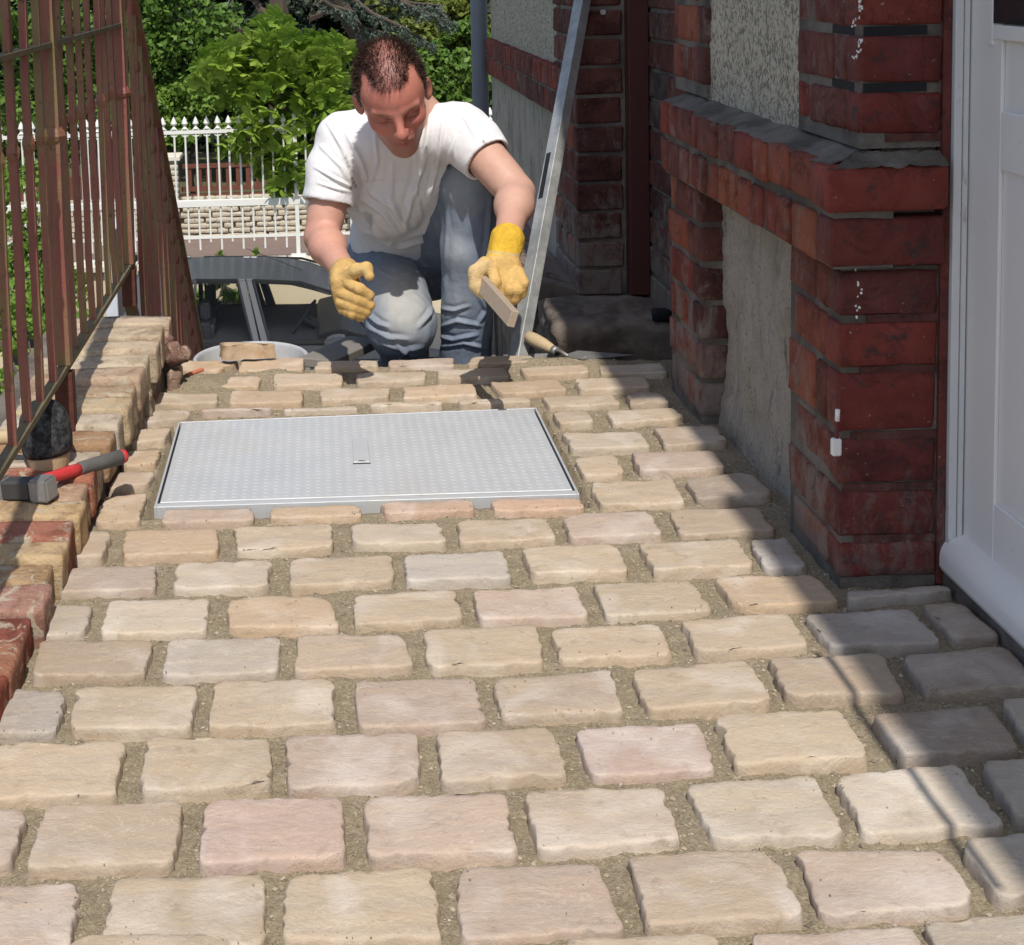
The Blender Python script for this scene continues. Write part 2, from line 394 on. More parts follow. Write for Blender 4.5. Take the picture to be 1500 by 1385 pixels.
PAVE = []
k = 0
for row in ST.replace('\n', '|').split('|'):
    if not row.strip(): continue
    a = row.split(); n_ = list(map(float, a[:8])); t = a[8]; k += 1
    q = [G(n_[0], n_[1]), G(n_[2], n_[3]), G(n_[4], n_[5], -.011), G(n_[6], n_[7], -.011)]
    sc_ = .0016; q[0] += Vector((-sc_, sc_*.5, 0)); q[1] += Vector((sc_, sc_*.5, 0)); q[2] += Vector((sc_, -sc_*1.2, 0)); q[3] += Vector((-sc_, -sc_*1.2, 0))
    me, c = stone_mesh(q, 0, .052, k)
    PAVE.append([(p[0], p[1]) for p in q])
    br = random.uniform(.95, 1.08); col = tuple((x*.54+m_*.46)*br for x, m_ in zip(TINT[t], (.485, .395, .305)))
    link('paving_stone', me, M['paver'], terrace, (c.x, c.y, 0), smooth=True, color=col)

# grit: loose grains lying on the sand (uncountable)
mb_v, mb_f = [], []
rg = random.Random(5); cnt = 0
def in_quad(x, y, q):
    s0 = None
    for i in range(4):
        x0, y0 = q[i]; x1, y1 = q[(i+1) % 4]; cr = (x1-x0)*(y-y0)-(y1-y0)*(x-x0)
        if s0 is None: s0 = cr > 0
        elif (cr > 0) != s0: return False
    return True
while cnt < 7500:
    y = .95+2.3*rg.random()**1.25; x = rg.uniform(-.42, .80)
    if -.33 < x < .44 and 2.37 < y < 2.92: continue
    if any(in_quad(x, y, q) for q in PAVE): continue
    cnt += 1
    r = rg.choice((.0011, .0014, .0018, .0018, .0025, .0035)) if y < 2.4 else rg.choice((.0016, .002, .003))
    z = sandz(x, y)+r*.25; b = len(mb_v)
    for d in ((1, 0, 0), (-.9, .2, 0), (0, 1, .1), (.1, -1, 0), (0, 0, .8), (0, 0, -.8)):
        mb_v.append((x+d[0]*r*rg.uniform(.7, 1.3), y+d[1]*r*rg.uniform(.7, 1.3), z+d[2]*r*rg.uniform(.7, 1.2)))
    for t in ((0,2,4),(2,1,4),(1,3,4),(3,0,4),(2,0,5),(1,2,5),(3,1,5),(0,3,5)): mb_f.append(tuple(i+b for i in t))
k_ = NM('grit_grain'); vv = k_.coord('Object')
gr = k_.fin(k_.ramp(k_.vor(vv, 140, out='Color'), [(.15, (.16, .13, .10)), (.6, (.36, .30, .21)), (.9, (.46, .41, .32)), (.99, (.62, .58, .50))]), .8)
tag(link('grit', mesh('grit', mb_v, mb_f), gr, terrace), kind='stuff')

gs_m = simple('pale_grit', (.40, .34, .25), .9, bs=200, var=.3)
gsv, gsf = [], []
for _ in range(1100):
    q = rg.choice(PAVE); u, v_ = rg.random(), rg.random()
    e_ = rg.choice((u, v_)); 
    if rg.random() < .75:
        if rg.random() < .5: u = rg.choice((rg.random()**2*.2, 1-rg.random()**2*.2))
        else: v_ = rg.choice((rg.random()**2*.2, 1-rg.random()**2*.2))
    x = (q[0][0]*(1-u)+q[1][0]*u)*(1-v_)+(q[3][0]*(1-u)+q[2][0]*u)*v_; y = (q[0][1]*(1-u)+q[1][1]*u)*(1-v_)+(q[3][1]*(1-u)+q[2][1]*u)*v_
    r = rg.choice((.0006, .0008, .0008, .0011, .0014)); b = len(gsv); z = .0022
    for d in ((1, 0, 0), (-.9, .2, 0), (0, 1, .1), (.1, -1, 0), (0, 0, .8), (0, 0, -3)):
        gsv.append((x+d[0]*r*rg.uniform(.7, 1.3), y+d[1]*r*rg.uniform(.7, 1.3), z+d[2]*r*rg.uniform(.7, 1.2)))
    for t in ((0,2,4),(2,1,4),(1,3,4),(3,0,4),(2,0,5),(1,2,5),(3,1,5),(0,3,5)): gsf.append(tuple(i+b for i in t))
tag(link('spilled_grit', mesh('spilled_grit', gsv, gsf), gs_m, terrace), kind='stuff')

# a sliver of spare stone and a clay shard at the far left edge
def slab(name, q, h, mat, parent, seed, color, z0=0., rough=1.3, depth=.03):
    me, c = stone_mesh(q, 0, depth, seed, rough); return link(name, me, mat, parent, (c.x, c.y, z0), smooth=True, color=color)
slab('paving_stone', [G(268, 527), G(350, 527), G(322, 546, -.01), G(262, 547, -.01)], 0, M['paver'], terrace, 301, TINT['o'], -.003)
ls = slab('loose_stone', [G(322, 503, .04), G(402, 506, .04), G(410, 528, .0), G(330, 533, .0)], 0, M['paver'], None, 302, TINT['o'], .044, 2., .036)
tag(ls, 'loose ochre sandstone sett lying unlaid at the far edge, in front of the tub', 'stone')
sh = MB().bar(G(272, 551, .006), G(297, 541, .008), .012, .007).build('clay_shard', simple('terracotta', (.50, .16, .09), .8), bevel=.002)
tag(sh, 'small orange clay shard lying in the sand at the far left of the paving', 'shard')

# ================================================================== manhole
mh_c = Vector((.0555, 2.645, 0))
km = NM('galvanised_steel'); vm = km.coord('Object')
cm = km.mix(km.noise(vm, 9, 5, .6, .4), (.43, .445, .455), (.545, .555, .56))
cm = km.mix(km.ramp(km.noise(km.coord('Object', (1, 1, 1)), 3.2, 5, .6, .6), [(.56, 0.), (.72, .45)]), cm, (.50, .46, .39))
cm = km.mix(km.ramp(km.noise(km.coord('Object', (1, 5, 1)), 26, 8, .8), [(.58, 0.), (.72, .35)]), cm, (.34, .335, .32))
cm = km.mix(km.ramp(km.noise(vm, 60, 6, .8), [(.62, 0.), (.68, .5)]), cm, (.28, .25, .21))
M['galv'] = km.fin(cm, km.ramp(km.noise(vm, 30), [(.3, .42), (.7, .60)]), km.bump(km.noise(vm, 160, 3), .12, .002), metal=.15, spec=.4)
mh = thing('manhole_cover', 'square-cornered galvanised steel inspection cover with chequer tread, set flush in the stone paving', 'manhole cover', mh_c)
a, b, c_, d = [G(*p, .004) for p in ((262, 618), (785, 597), (847, 722), (227, 741))]
def lerp2(u, v):
    p = a.lerp(b, u); r = d.lerp(c_, u); return p.lerp(r, v)
def quadbox(mb, u0, u1, v0, v1, z0, z1):
    vs = [lerp2(u, v_) for u, v_ in ((u0, v0), (u1, v0), (u1, v1), (u0, v1))]
    mb.add([(p.x, p.y, z0) for p in vs]+[(p.x, p.y, z1) for p in vs], [(0,1,2,3),(7,6,5,4),(0,4,5,1),(1,5,6,2),(2,6,7,3),(3,7,4,0)])
mbx = MB(); quadbox(mbx, .009, .991, .012, .962, -.03, .003); plate = mbx.build('cover_plate', M['galv'], mh, bevel=.0012)
mbx = MB()
for u0, u1, v0, v1 in ((-.002, .0035, -.004, 1.010), (.9965, 1.002, -.004, 1.010), (.0036, .9964, -.004, .006), (.0036, .9964, .974, 1.010)): quadbox(mbx, u0, u1, v0, v1, -.05, .0032)
quadbox(mbx, .0036, .9964, .006, .972, -.05, -.028)
mbx.build('frame', M['galv'], mh, bevel=.0008)
# chequer tread: small raised lozenges in two alternating directions
tv = MB(); nu, nv = 34, 23; rt = random.Random(3)
def tread_seg(u0, v0, u1, v1):
    if abs((u0+u1)/2-.497) < .03 and .30 < (v0+v1)/2 < .66: return
    p, q = lerp2(u0, v0), lerp2(u1, v1); d = (q-p).normalized(); n_ = Vector((-d.y, d.x, 0))*.0017; p = p+d*.0022; q = q-d*.0022
    z0, z1 = .0028, .0038
    tv.add([(p.x, p.y, z0), ((p+q).x/2+n_.x, (p+q).y/2+n_.y, z0), (q.x, q.y, z0), ((p+q).x/2-n_.x, (p+q).y/2-n_.y, z0), ((p+q).x/2, (p+q).y/2, z1)],
           [(0, 1, 4), (1, 2, 4), (2, 3, 4), (3, 0, 4)])
nu, nv = 38, 26
for i in range(nu):
    for j in range(nv):
        u0, u1 = .018+i*.964/nu, .018+(i+1)*.964/nu; v0, v1 = .022+j*.93/nv, .022+(j+1)*.93/nv
        tread_seg(u0, v0, u1, v1); tread_seg(u1, v0, u0, v1)
tag(tv.build('chequer_tread', M['galv'], mh, smooth=False), kind='stuff')
hb = MB(); p0, p1 = G(527, 645, .004), G(527, 678, .004)
hb.box((p0.x-.0155, p1.y, .0), (p0.x+.0155, p0.y, .0056)); hb.build('lifting_plate', M['galv'], mh, bevel=.001)
sl_ = MB(); sl_.box((p0.x-.0165, p1.y-.005, .0029), (p0.x+.0165, p1.y-.001, .0036)); sl_.box((p0.x-.006, p1.y+.002, .0052), (p0.x+.006, p1.y+.006, .0060))
M['black'] = simple('black_gap', (.015, .015, .017), .8)
sl_.build('keyhole', M['black'], mh)

# ================================================================== low brick wall (left)
lw = thing('low_brick_wall', 'low garden wall of reclaimed bricks laid across, rusty railing standing on it, left of the paving', 'wall', (-.5, 2.3, 0))
def wx(Y): return np.interp(Y, [1.2, 1.83, 2.1, 2.4, 2.9, 3.3], [-.425, -.418, -.415, -.405, -.375, -.345])
def wz(Y): return np.interp(Y, [1.2, 1.8, 2.1, 2.5, 2.9, 3.15], [.03, .036, .056, .086, .122, .150])
def rbox(sx, sy, sz, r, seed, jit=.0012):
    """chamfered box, 24 corners, slightly crooked"""
    rnd = random.Random(seed); V = []; idx = {}
    cj = {(i, j, k): Vector((rnd.uniform(-jit, jit), rnd.uniform(-jit, jit), rnd.uniform(-jit, jit))) for i in (-1, 1) for j in (-1, 1) for k in (-1, 1)}
    for i in (-1, 1):
        for j in (-1, 1):
            for k in (-1, 1):
                for ax in range(3):
                    p = [i*(sx/2-r), j*(sy/2-r), k*(sz/2-r)]; p[ax] = (i, j, k)[ax]*(sx, sy, sz)[ax]/2
                    idx[(i, j, k, ax)] = len(V); V.append(tuple(Vector(p)+cj[(i, j, k)]+Vector([rnd.uniform(-jit, jit)*.4 for _ in range(3)])))
    Fc = []; S = (-1, 1)
    for ax in range(3):
        o = [t for t in range(3) if t != ax]
        for s in S:
            q = []
            for a_, b_ in ((-1, -1), (1, -1), (1, 1), (-1, 1)):
                kk = [0, 0, 0]; kk[ax] = s; kk[o[0]] = a_; kk[o[1]] = b_; q.append(idx[(*kk, ax)])
            Fc.append(tuple(q))
    for ax in range(3):
        o = [t for t in range(3) if t != ax]
        for a_ in S:
            for b_ in S:
                q = []
                for s in S:
                    kk = [0, 0, 0]; kk[ax] = s; kk[o[0]] = a_; kk[o[1]] = b_; q += [idx[(*kk, o[0])], idx[(*kk, o[1])]]
                Fc.append((q[0], q[1], q[3], q[2]))
    for i in S:
        for j in S:
            for k in S: Fc.append(tuple(idx[(i, j, k, ax)] for ax in range(3)))
    me = mesh('brick', V, Fc)
    import bmesh
    bm = bmesh.new(); bm.from_mesh(me); bmesh.ops.recalc_face_normals(bm, faces=bm.faces); bm.to_mesh(me); bm.free()
    return me
def rough_block(sx, sy, sz, r, seed, amp=.004, cuts=3):
    import bmesh
    me = rbox(sx, sy, sz, r, seed, .002); bm = bmesh.new(); bm.from_mesh(me)
    bmesh.ops.subdivide_edges(bm, edges=[e for e in bm.edges if e.calc_length() > .02], cuts=cuts, use_grid_fill=True)
    for v_ in bm.verts:
        p = v_.co*34+Vector((seed*3.1, 0, 0)); d = v_.co.normalized()
        v_.co += d*(mnoise.noise(p)*amp+mnoise.noise(p*2.7)*amp*.5)
    bm.to_mesh(me); bm.free(); return me
cols = [(.50,.43,.32), (.44,.38,.28), (.48,.42,.31), (.50,.45,.34), (.42,.33,.24), (.36,.28,.19), (.45,.38,.25), (.50,.46,.38), (.33,.22,.13),
        (.44,.40,.33), (.34,.14,.09), (.38,.27,.19), (.46,.35,.20), (.30,.13,.09), (.47,.37,.22), (.36,.26,.15), (.32,.19,.15), (.22,.07,.05), (.30,.14,.09),
        (.28,.08,.05), (.30,.14,.09), (.32,.12,.08), (.30,.10,.06)]
cols = [(min(.6, a_*1.12+.03), b_*1.04+.02, c_*1.0+.015) for a_, b_, c_ in cols]
edges = [3.20, 3.13, 3.05, 2.965, 2.885, 2.80, 2.72, 2.645, 2.57, 2.485, 2.415, 2.345, 2.275, 2.205, 2.135, 2.07, 2.00, 1.915, 1.835, 1.75, 1.67, 1.59, 1.50]
for i in range(len(edges)-1):
    y1, y0 = edges[i], edges[i+1]; ym = (y0+y1)/2; rr = random.Random(i+40)
    hgt = .075; xr = wx(ym)+rr.uniform(-.008, .005); L = .215+rr.uniform(-.01, .02)
    zt = wz(ym)+rr.uniform(-.004, .004)
    me = rough_block(L, (y1-y0)-.004, hgt, .0035, i*7+1, .0024, 5)
    link('brick', me, M['oldbrick'], lw, (xr-L/2, ym, zt-hgt/2), rot=(rr.uniform(-.03, .03), rr.uniform(-.015, .015), rr.uniform(-.03, .03)), smooth=True, color=cols[i])
# bricks of the course beneath, seen end-on, and the rubble heel at the far end
for i in range(len(edges)-1):
    y1, y0 = edges[i], edges[i+1]; ym = (y0+y1)/2+.03; rr = random.Random(i+90)
    zt = wz(ym)-.080
    if zt < -.0: continue
    me = rough_block(.19, (y1-y0)-.006, .075, .008, i*5+2, .007)
    link('brick', me, M['oldbrick'], lw, (wx(ym)-.105+rr.uniform(-.01, .006), ym, zt-.036), rot=(0, rr.uniform(-.05, .05), rr.uniform(-.05, .05)), smooth=True, color=random.choice([(.22,.12,.09), (.30,.24,.2), (.18,.08,.06), (.33,.27,.2)]))
for i in range(9):
    rr = random.Random(i+300); p = Vector((rr.uniform(-.375, -.335), rr.uniform(3.08, 3.24), rr.uniform(.01, .11)))
    link('rubble', rough_block(.03, rr.uniform(.03, .06), rr.uniform(.03, .07), .006, i+60, .007), M['oldbrick'], lw, p, rot=(rr.uniform(-.4, .4), rr.uniform(-.3, .3), rr.random()), smooth=True, color=random.choice([(.24,.14,.11), (.42,.35,.29), (.30,.2,.15)]))
v = []; f = []
ys = np.linspace(1.3, 3.24, 90); xs_ = [0, .012, .03, .1, .2, .26]
for y in ys:
    for j, dx in enumerate(xs_):
        zt = wz(y)-.012 if j > 0 else -.03
        v.append((wx(y)-.012-dx+mnoise.noise(Vector((y*20, dx*9, 0)))*.006, y, zt+mnoise.noise(Vector((y*30, dx*30, 1)))*.005))
nx = len(xs_)
for j in range(len(ys)-1):
    for i in range(nx-1): f.append((j*nx+i, j*nx+i+1, (j+1)*nx+i+1, (j+1)*nx+i))
link('mortar_bed', mesh('mortar_bed', v, f), M['mortar'], lw, smooth=True)
MB().box((-.70, 1.0, -.6), (-.46, 3.24, .0)).build('wall_core', M['mortar'], lw)
# ================================================================== iron railing on the wall
FX = -.488
rail = thing('iron_railing', 'rusty red iron railing of square bars standing on the low wall of old bricks', 'railing', (FX, 2.4, .1))
def bar_mesh(name, hgt, w, collar_z=None, seed=0, z0=0.):
    """square bar from z0 up, forged collar at collar_z, local coordinates"""
    b = MB(); n = 7; rr = random.Random(seed); pts = []
    for i in range(n+1): pts.append((rr.uniform(-.0012, .0012), rr.uniform(-.0012, .0012), z0+(hgt-z0)*i/n))
    for i in range(n): b.bar(pts[i], pts[i+1], w, w, up=(0, 1, 0))
    if collar_z is not None:
        for dz, r in ((0, w*1.05),):
            b.tube([(0, 0, collar_z-.016), (0, 0, collar_z-.008), (0, 0, collar_z), (0, 0, collar_z+.008), (0, 0, collar_z+.016)], [w*.6, w*.8, r*.85, w*.8, w*.6], 8)
    o = b.build(name, M['iron'], origin=(0, 0, 0)); return o
railz = AX(195, 380, FX).z; upz = AX(180, 35, FX).z; colz = AX(175, 130, FX).z; topz = 1.12; py1, py2 = AX(95, 560, FX).y, AX(190, 430, FX).y
ry0 = .35
MB().box((FX-.0095, ry0, railz-.006), (FX+.0095, AX(195, 380, FX).y+.02, railz+.007)).build('bottom_rail', None, rail, bevel=.001)
bpy.data.objects['bottom_rail'].data.materials.append(simple('mossy_iron', (.15, .125, .07), .8, bs=25, var=.4))
MB().box((FX-.011, ry0, upz-.004), (FX+.011, py2, upz+.005)).build('upper_rail', bpy.data.objects['bottom_rail'].data.materials[0], rail)
MB().box((FX-.013, ry0, topz), (FX+.013, 3.42, topz+.012)).build('top_rail', M['iron'], rail)
protos = [bar_mesh('bar', topz, .0130, colz, s, railz+.002) for s in range(3)]
pp_ = bar_mesh('post', topz, .029, colz-.012, 9, railz+.008)
pm, psm = [p.data for p in protos], pp_.data
for o in protos+[pp_]: bpy.data.objects.remove(o)
pg = py2-py1; posts_y = (py2, py1, py1-pg, py1-2*pg); step = pg/8
for i in range(28):
    yy = py2-i*step
    if yy < ry0: break
    if any(abs(yy-q) < .03 for q in posts_y): continue
    link('bar', pm[i % 3], None, rail, (FX, yy, 0), rot=(random.uniform(-.004, .004), random.uniform(-.004, .004), random.uniform(-.08, .08)))
for q in posts_y:
    link('post', psm, None, rail, (FX, q, 0))
    MB().box((FX-.0165, q-.0165, wz(q)-.04), (FX+.0165, q+.0165, railz-.0075)).build('post_foot', simple('rust', (.10, .035, .022), .9, bs=60, var=.6) if 'rust' not in bpy.data.materials else bpy.data.materials['rust'], rail)
# white enamel board leaning behind the railing
bd = MB().box((-.555, 3.52, .05), (-.525, 3.70, .29)).build('white_board', simple('white_enamel', (.62, .66, .72), .5), bevel=.002)
tag(bd, 'pale blue-white board standing behind the far end of the railing on the wall', 'board')

# stair railing going down
srl = thing('stair_railing', 'dark red iron stair railing with collared bars, descending steeply behind the wall end', 'railing', (FX, 4., -.5))
SL = -.872
def tz(y): return 1.02+SL*(y-3.28)-.02
n = 0; y = 3.60
proto = bar_mesh('bar', 0, .0140, -.139, 4, -1.05); bmz = proto.data; bpy.data.objects.remove(proto)
A1 = AX(192, 0, FX); A2 = AX(295, 520, FX); SL = (A2.z-A1.z)/(A2.y-A1.y)
def tz(y): return A1.z+SL*(y-A1.y)
while y < 5.38:
    w_ = random.uniform(-.006, .006)
    link('bar', bmz, None, srl, (FX+w_*.3, y, tz(y)), rot=(random.uniform(-.006, .006), random.uniform(-.006, .006), random.uniform(-.1, .1))); y += .098
MB().bar((FX, py2, tz(py2)), (FX, 5.44, tz(5.44)), .034, .012).build('hand_rail', M['iron'], srl)
MB().bar((FX, py2, tz(py2)-.98), (FX, 5.44, tz(5.44)-.98), .03, .012).build('lower_rail', M['iron'], srl)
MB().box((FX-.017, 5.39, -2.2), (FX+.017, 5.425, tz(5.4)+.02)).build('post', M['iron'], srl)

# ================================================================== stairs
M['conc'] = mat_mortar('concrete', (.24, .23, .21), (.36, .34, .31), 22)
stairs = tag(bpy.data.objects.new('stairs', None), kind='structure'); COL.objects.link(stairs)
MB().box((-.52, 3.283, -.75), (.62, 3.86, -.15)).build('landing', M['conc'], stairs, bevel=.006)
for i in range(17):
    z = -.15-.175*(i+1); y0 = 3.862+.262*i
    MB().box((-.52, y0, z-.5), (.62, y0+.26, z)).build('step', M['conc'], stairs, bevel=.006)

# ================================================================== house
house = thing('brick_house', 'house wall of red painted brick piers and render panels, white door at the right', 'house', (.9, 2.2, 0))
RED = [(.30, .050, .034), (.25, .042, .032), (.33, .065, .038), (.21, .042, .038), (.36, .085, .045), (.18, .045, .038)]
ORG = [(.36, .090, .050), (.30, .075, .048), (.24, .062, .046), (.38, .11, .055), (.20, .058, .046)]
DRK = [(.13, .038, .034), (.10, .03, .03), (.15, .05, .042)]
PNT = [(.21, .015, .014), (.25, .018, .015), (.17, .014, .014), (.27, .028, .020), (.14, .015, .015)]
_bc = {}
def brick(parent, lo, hi, mat='brick', pal=RED, seed=None, r=.005, jit=.0016, rot=0.):
    sx, sy, sz = [hi[i]-lo[i] for i in range(3)]
    v_ = random.randrange(4); key = (round(sx, 3), round(sy, 3), round(sz, 3), v_)
    if key not in _bc:
        near_ = lo[1] < 3.1
        _bc[key] = rough_block(sx, sy, sz, .0045, (v_*7+int(sx*900)+int(sy*700)) % 991, .0022, 3) if near_ else rbox(sx, sy, sz, r, (v_*7+int(sx*900)) % 991, jit)
        if near_: _bc[key].polygons.foreach_set('use_smooth', [True]*len(_bc[key].polygons))
        _bc[key].materials.append(M[mat])
    me = _bc[key]
    if me.materials[0] != M[mat]:
        key = key+(mat,)
        if key not in _bc: _bc[key] = me.copy(); _bc[key].materials[0] = M[mat]
        me = _bc[key]
    return link('brick', me, None, parent, tuple((lo[i]+hi[i])/2+random.uniform(-.0012, .0012) for i in range(3)),
                rot=(0, 0, rot+random.uniform(-.006, .006)), color=random.choice(pal))
E = .0045   # how far bricks stand proud of their mortar
def pier(name, x0, xr, y0, y1, z0, z1, zs, seed, pal=ORG, fpal=PNT, front='pbrick', sidefirst=0, wide=()):
    """pier with left face at x0 and camera-facing face at y0; zs = course joints"""
    random.seed(seed)
    p = MB().box((x0+E, y0+E, z0), (xr, y1-E*.5, z1)).build(name, M['mortar'], house)
    if front == 'pbrick':
        for q_, zj in enumerate(zs[:-1]):
            if q_ in wide or random.random() < .25: continue
            MB().box((x0+random.uniform(.003, .06), y0+random.uniform(.0010, .0025), zj-.0058), (xr-.001, y0+E-.0005, zj+.0058)).build('painted_joint', M['pbrick'], p, color=(.11, .022, .020))
    for i in range(len(zs)-1):
        a, b = zs[i]+(.0068 if i in wide else .005), zs[i+1]-(.0068 if i+1 in wide else .005)
        g = .009
        L = y1-y0
        hdr = .10 if (i+sidefirst) % 2 else min(.205, L-.03)
        # corner brick shows on both faces
        brick(p, (x0, y0, a), (xr-.001, y0+.055, b), front, fpal)
        yy = y0+.0555
        end = y0+hdr
        if end-yy > .02: brick(p, (x0+random.uniform(-.001, .002), yy, a), (x0+.05, end, b), 'brick', pal)
        yy = end+g
        while y1-yy > .03:
            e2 = min(y1-.002, yy+random.choice((.105, .20)))
            if y1-e2 < .03: e2 = y1-.002
            brick(p, (x0+random.uniform(-.001, .003), yy, a), (x0+.05, e2, b), 'brick', pal); yy = e2+g
    return p
# lower big pier
jz = [AY(1240, yy, 2.03).z for yy in (862, 792, 716, 640, 545, 469, 390)]
jz[0] = -.004; jz[-1] = .468
pbig = pier('pier', .740, .884, 2.03, 2.262, -.06, .468, jz, 3)
# lower far pier
jz2 = [0, .078, .158, .236, .314, .392, .468]
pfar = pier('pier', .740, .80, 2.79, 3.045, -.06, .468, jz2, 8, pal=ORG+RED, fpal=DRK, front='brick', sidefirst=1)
# panels between
def noisy_panel(name, X, y0, y1, z0, z1, mat, amp, parent, n=70, m_=90, thick=.05, prof=None):
    v = []; f = []
    for j in range(m_+1):
        for i in range(n+1):
            y = y0+(y1-y0)*i/n; z = z0+(z1-z0)*j/m_
            d = mnoise.noise(Vector((y*9, z*9, X)))*amp+mnoise.noise(Vector((y*34, z*34, 2)))*amp*.45+mnoise.noise(Vector((y*110, z*110, 2)))*amp*.22
            if prof: d += prof(y, z)
            v.append((X-d, y, z))
    for j in range(m_):
        for i in range(n): a = j*(n+1)+i; f.append((a, a+n+1, a+n+2, a+1))
    return link(name, mesh(name, v, f), mat, parent, smooth=True)
noisy_panel('render_panel', .788, 2.255, 2.80, -.06, .50, M['render'], .010, house, prof=lambda y, z: .012*max(0, 1-z/.06)+.004*math.sin(y*31+z*7))
noisy_panel('roughcast_panel', .778, 2.28, 2.92, .55, 1.3, M['roughcast'], .003, house, 60, 70)
MB().box((.806, 2.05, -.3), (1.30, 3.04, 2.6)).build('wall', M['mortar'], house)
# projecting double string course
random.seed(21)
sc_ = MB().box((.7255, 2.0165, .470), (.81, 3.015, .612)).build('string_course', M['mortar'], house)
for (a, b, x0, wds) in ((.555, .619, .715, (.105, .105, .055, .105, .07)), (.472, .541, .720, (.06, .055, .07, .065, .10))):
    yy = 2.005 if a > .5 else 2.012; end = 3.03; first = True
    while yy < end-.03:
        w_ = random.choice(wds); e2 = min(end, yy+w_)
        if first: brick(sc_, (x0-(.004 if a > .5 else 0), yy, a), (.884, yy+.065, b), 'pbrick', PNT); e2 = yy+.065; first = False
        else: brick(sc_, (x0+random.uniform(-.003, .003), yy, a), (x0+.06, e2, b), 'brick', ORG+RED[:2])
        yy = e2+random.choice((.005, .007, .010))
# sloping mortar weathering above the string course
def weath(y0, y1, xf, xb, z0, z1):
    v = []; f = []; n = int((y1-y0)/.008); m_ = 9
    for i in range(n+1):
        y = y0+(y1-y0)*i/n
        for j in range(m_+1):
            t = j/m_; v.append((xf+(xb-xf)*t+mnoise.noise(Vector((y*40, 0, 0)))*.006*(1-t), y, z0+(z1-z0)*t+mnoise.noise(Vector((y*18, t*2, 7)))*.004+mnoise.noise(Vector((y*60, t*6, 7)))*.002))
    for i in range(n):
        for j in range(m_): a = i*(m_+1)+j; f.append((a, a+1, a+m_+2, a+m_+1))
    link('weathering', mesh('weathering', v, f), M['dkmortar'], house, smooth=True)
weath(2.034, 3.035, .719, .782, .617, .638)
wv, wf_ = [], []
for i in range(25):
    for j in range(7):
        t = j/6; x = .719+(.883-.719)*i/24; wv.append((max(x, .719+.046*t), 2.003+.033*t+mnoise.noise(Vector((x*60, t, 3)))*.004*(1-t), .6175+.018*t+mnoise.noise(Vector((x*45, t*3, 9)))*.005+mnoise.noise(Vector((x*130, t*9, 9)))*.003))
for i in range(24):
    for j in range(6): a_ = i*7+j; wf_.append((a_, a_+7, a_+8, a_+1))
link('weathering', mesh('weathering', wv, wf_), M['dkmortar'], house, smooth=True)
# upper piers
uz = [AY(1262, yy, 2.03).z for yy in (218, 130, 47, -42, -128, -215)]
uz[0] = .655
pbu = pier('pier', .765, .884, 2.03, 2.302, .64, 1.08, uz, 33, pal=RED+ORG, fpal=PNT, wide=(1, 2))
M['dkgap'] = M['black']
# two courses have lost their pointing: deep black joints
for zz, dz in ((uz[1], .0), (uz[2], .0)):
    MB().box((.772, 2.0330, zz-.0066), (.862, 2.06, zz+.0066)).build('open_joint', M['black'], pbu)
    MB().box((.7692, 2.0605, zz-.0066), (.78, 2.15, zz+.0066)).build('open_joint', M['black'], pbu)
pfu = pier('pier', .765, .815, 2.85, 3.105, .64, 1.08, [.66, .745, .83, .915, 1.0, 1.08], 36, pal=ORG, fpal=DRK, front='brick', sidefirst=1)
MB().box((.80, 2.034, 1.08), (1.2, 3.1, 2.6)).build('upper_wall', simple('far_brick', (.20, .06, .045), .9), house)
# blurred red paint strip between bricks and door frame
ps = MB().box((.8835, 2.0262, -.01), (.8955, 2.10, 2.2)).build('painted_reveal', M['pbrick'], house, color=(.17, .022, .02), bevel=.002)
# recess behind the far pier
random.seed(55)
rw = MB().box((.925, 3.04, -.3), (1.2, 4.10, 2.9)).build('recess_wall', M['dkmortar'], house)
z = -.05; i = 0
while z < 1.15:
    yy = 3.12+(.05 if i % 2 else 0)
    while yy < 4.02:
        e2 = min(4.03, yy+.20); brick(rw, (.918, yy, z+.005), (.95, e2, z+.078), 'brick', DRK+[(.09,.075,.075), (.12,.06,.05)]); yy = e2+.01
    z += .083; i += 1
MB().box((.81, 3.042, -.3), (.93, 3.10, 2.9)).build('recess_return', M['dkmortar'], house)
# pier beyond the recess
random.seed(58)
p3 = MB().box((.727, 4.057, -.3), (1.2, 4.40, 2.9)).build('pier', M['dkmortar'], house)
z = -.045; i = 0
while z < 1.12:
    a, b = z+.006, z+.079
    brick(p3, (.721, 4.05, a), (.721+(.135 if i % 2 else .128), 4.10, b), 'brick', DRK)
    yy = 4.106
    while yy < 4.36: brick(p3, (.721, yy, a), (.76, yy+.1, b), 'brick', RED[3:]+DRK); yy += .11
    z += .083; i += 1
MB().box((.862, 4.00, -.03), (.918, 4.056, 2.4)).build('door_post', simple('maroon_paint', (.085, .026, .022), .55), house, bevel=.002)
MB().tube([(.80, 4.052, .775), (.80, 4.038, .775)], .008, 8).build('hook', simple('dull_white', (.4, .4, .38), .6), house)
# far wing
MB().box((.74, 4.35, -.9), (1.2, 6.16, 2.6)).build('wall', M['dkmortar'], house)
noisy_panel('roughcast_panel', .735, 4.3, 6.16, .60, 1.7, M['roughcast'], .003, house, 90, 50)
noisy_panel('render_panel', .735, 4.3, 6.16, -.2, .46, M['render'], .004, house, 90, 50)
random.seed(61)
sc2 = MB().box((.712, 4.30, .455), (.75, 6.18, .60)).build('string_course', M['dkmortar'], house)
for a, b, x0 in ((.535, .605, .705), (.455, .528, .710)):
    yy = 4.30
    while yy < 6.12:
        w_ = random.choice((.105, .06, .075)) if a > .5 else random.choice((.11, .13)); brick(sc2, (x0, yy, a), (x0+.045, yy+w_, b), 'brick', RED[:4]+DRK[:1]); yy += w_+.009
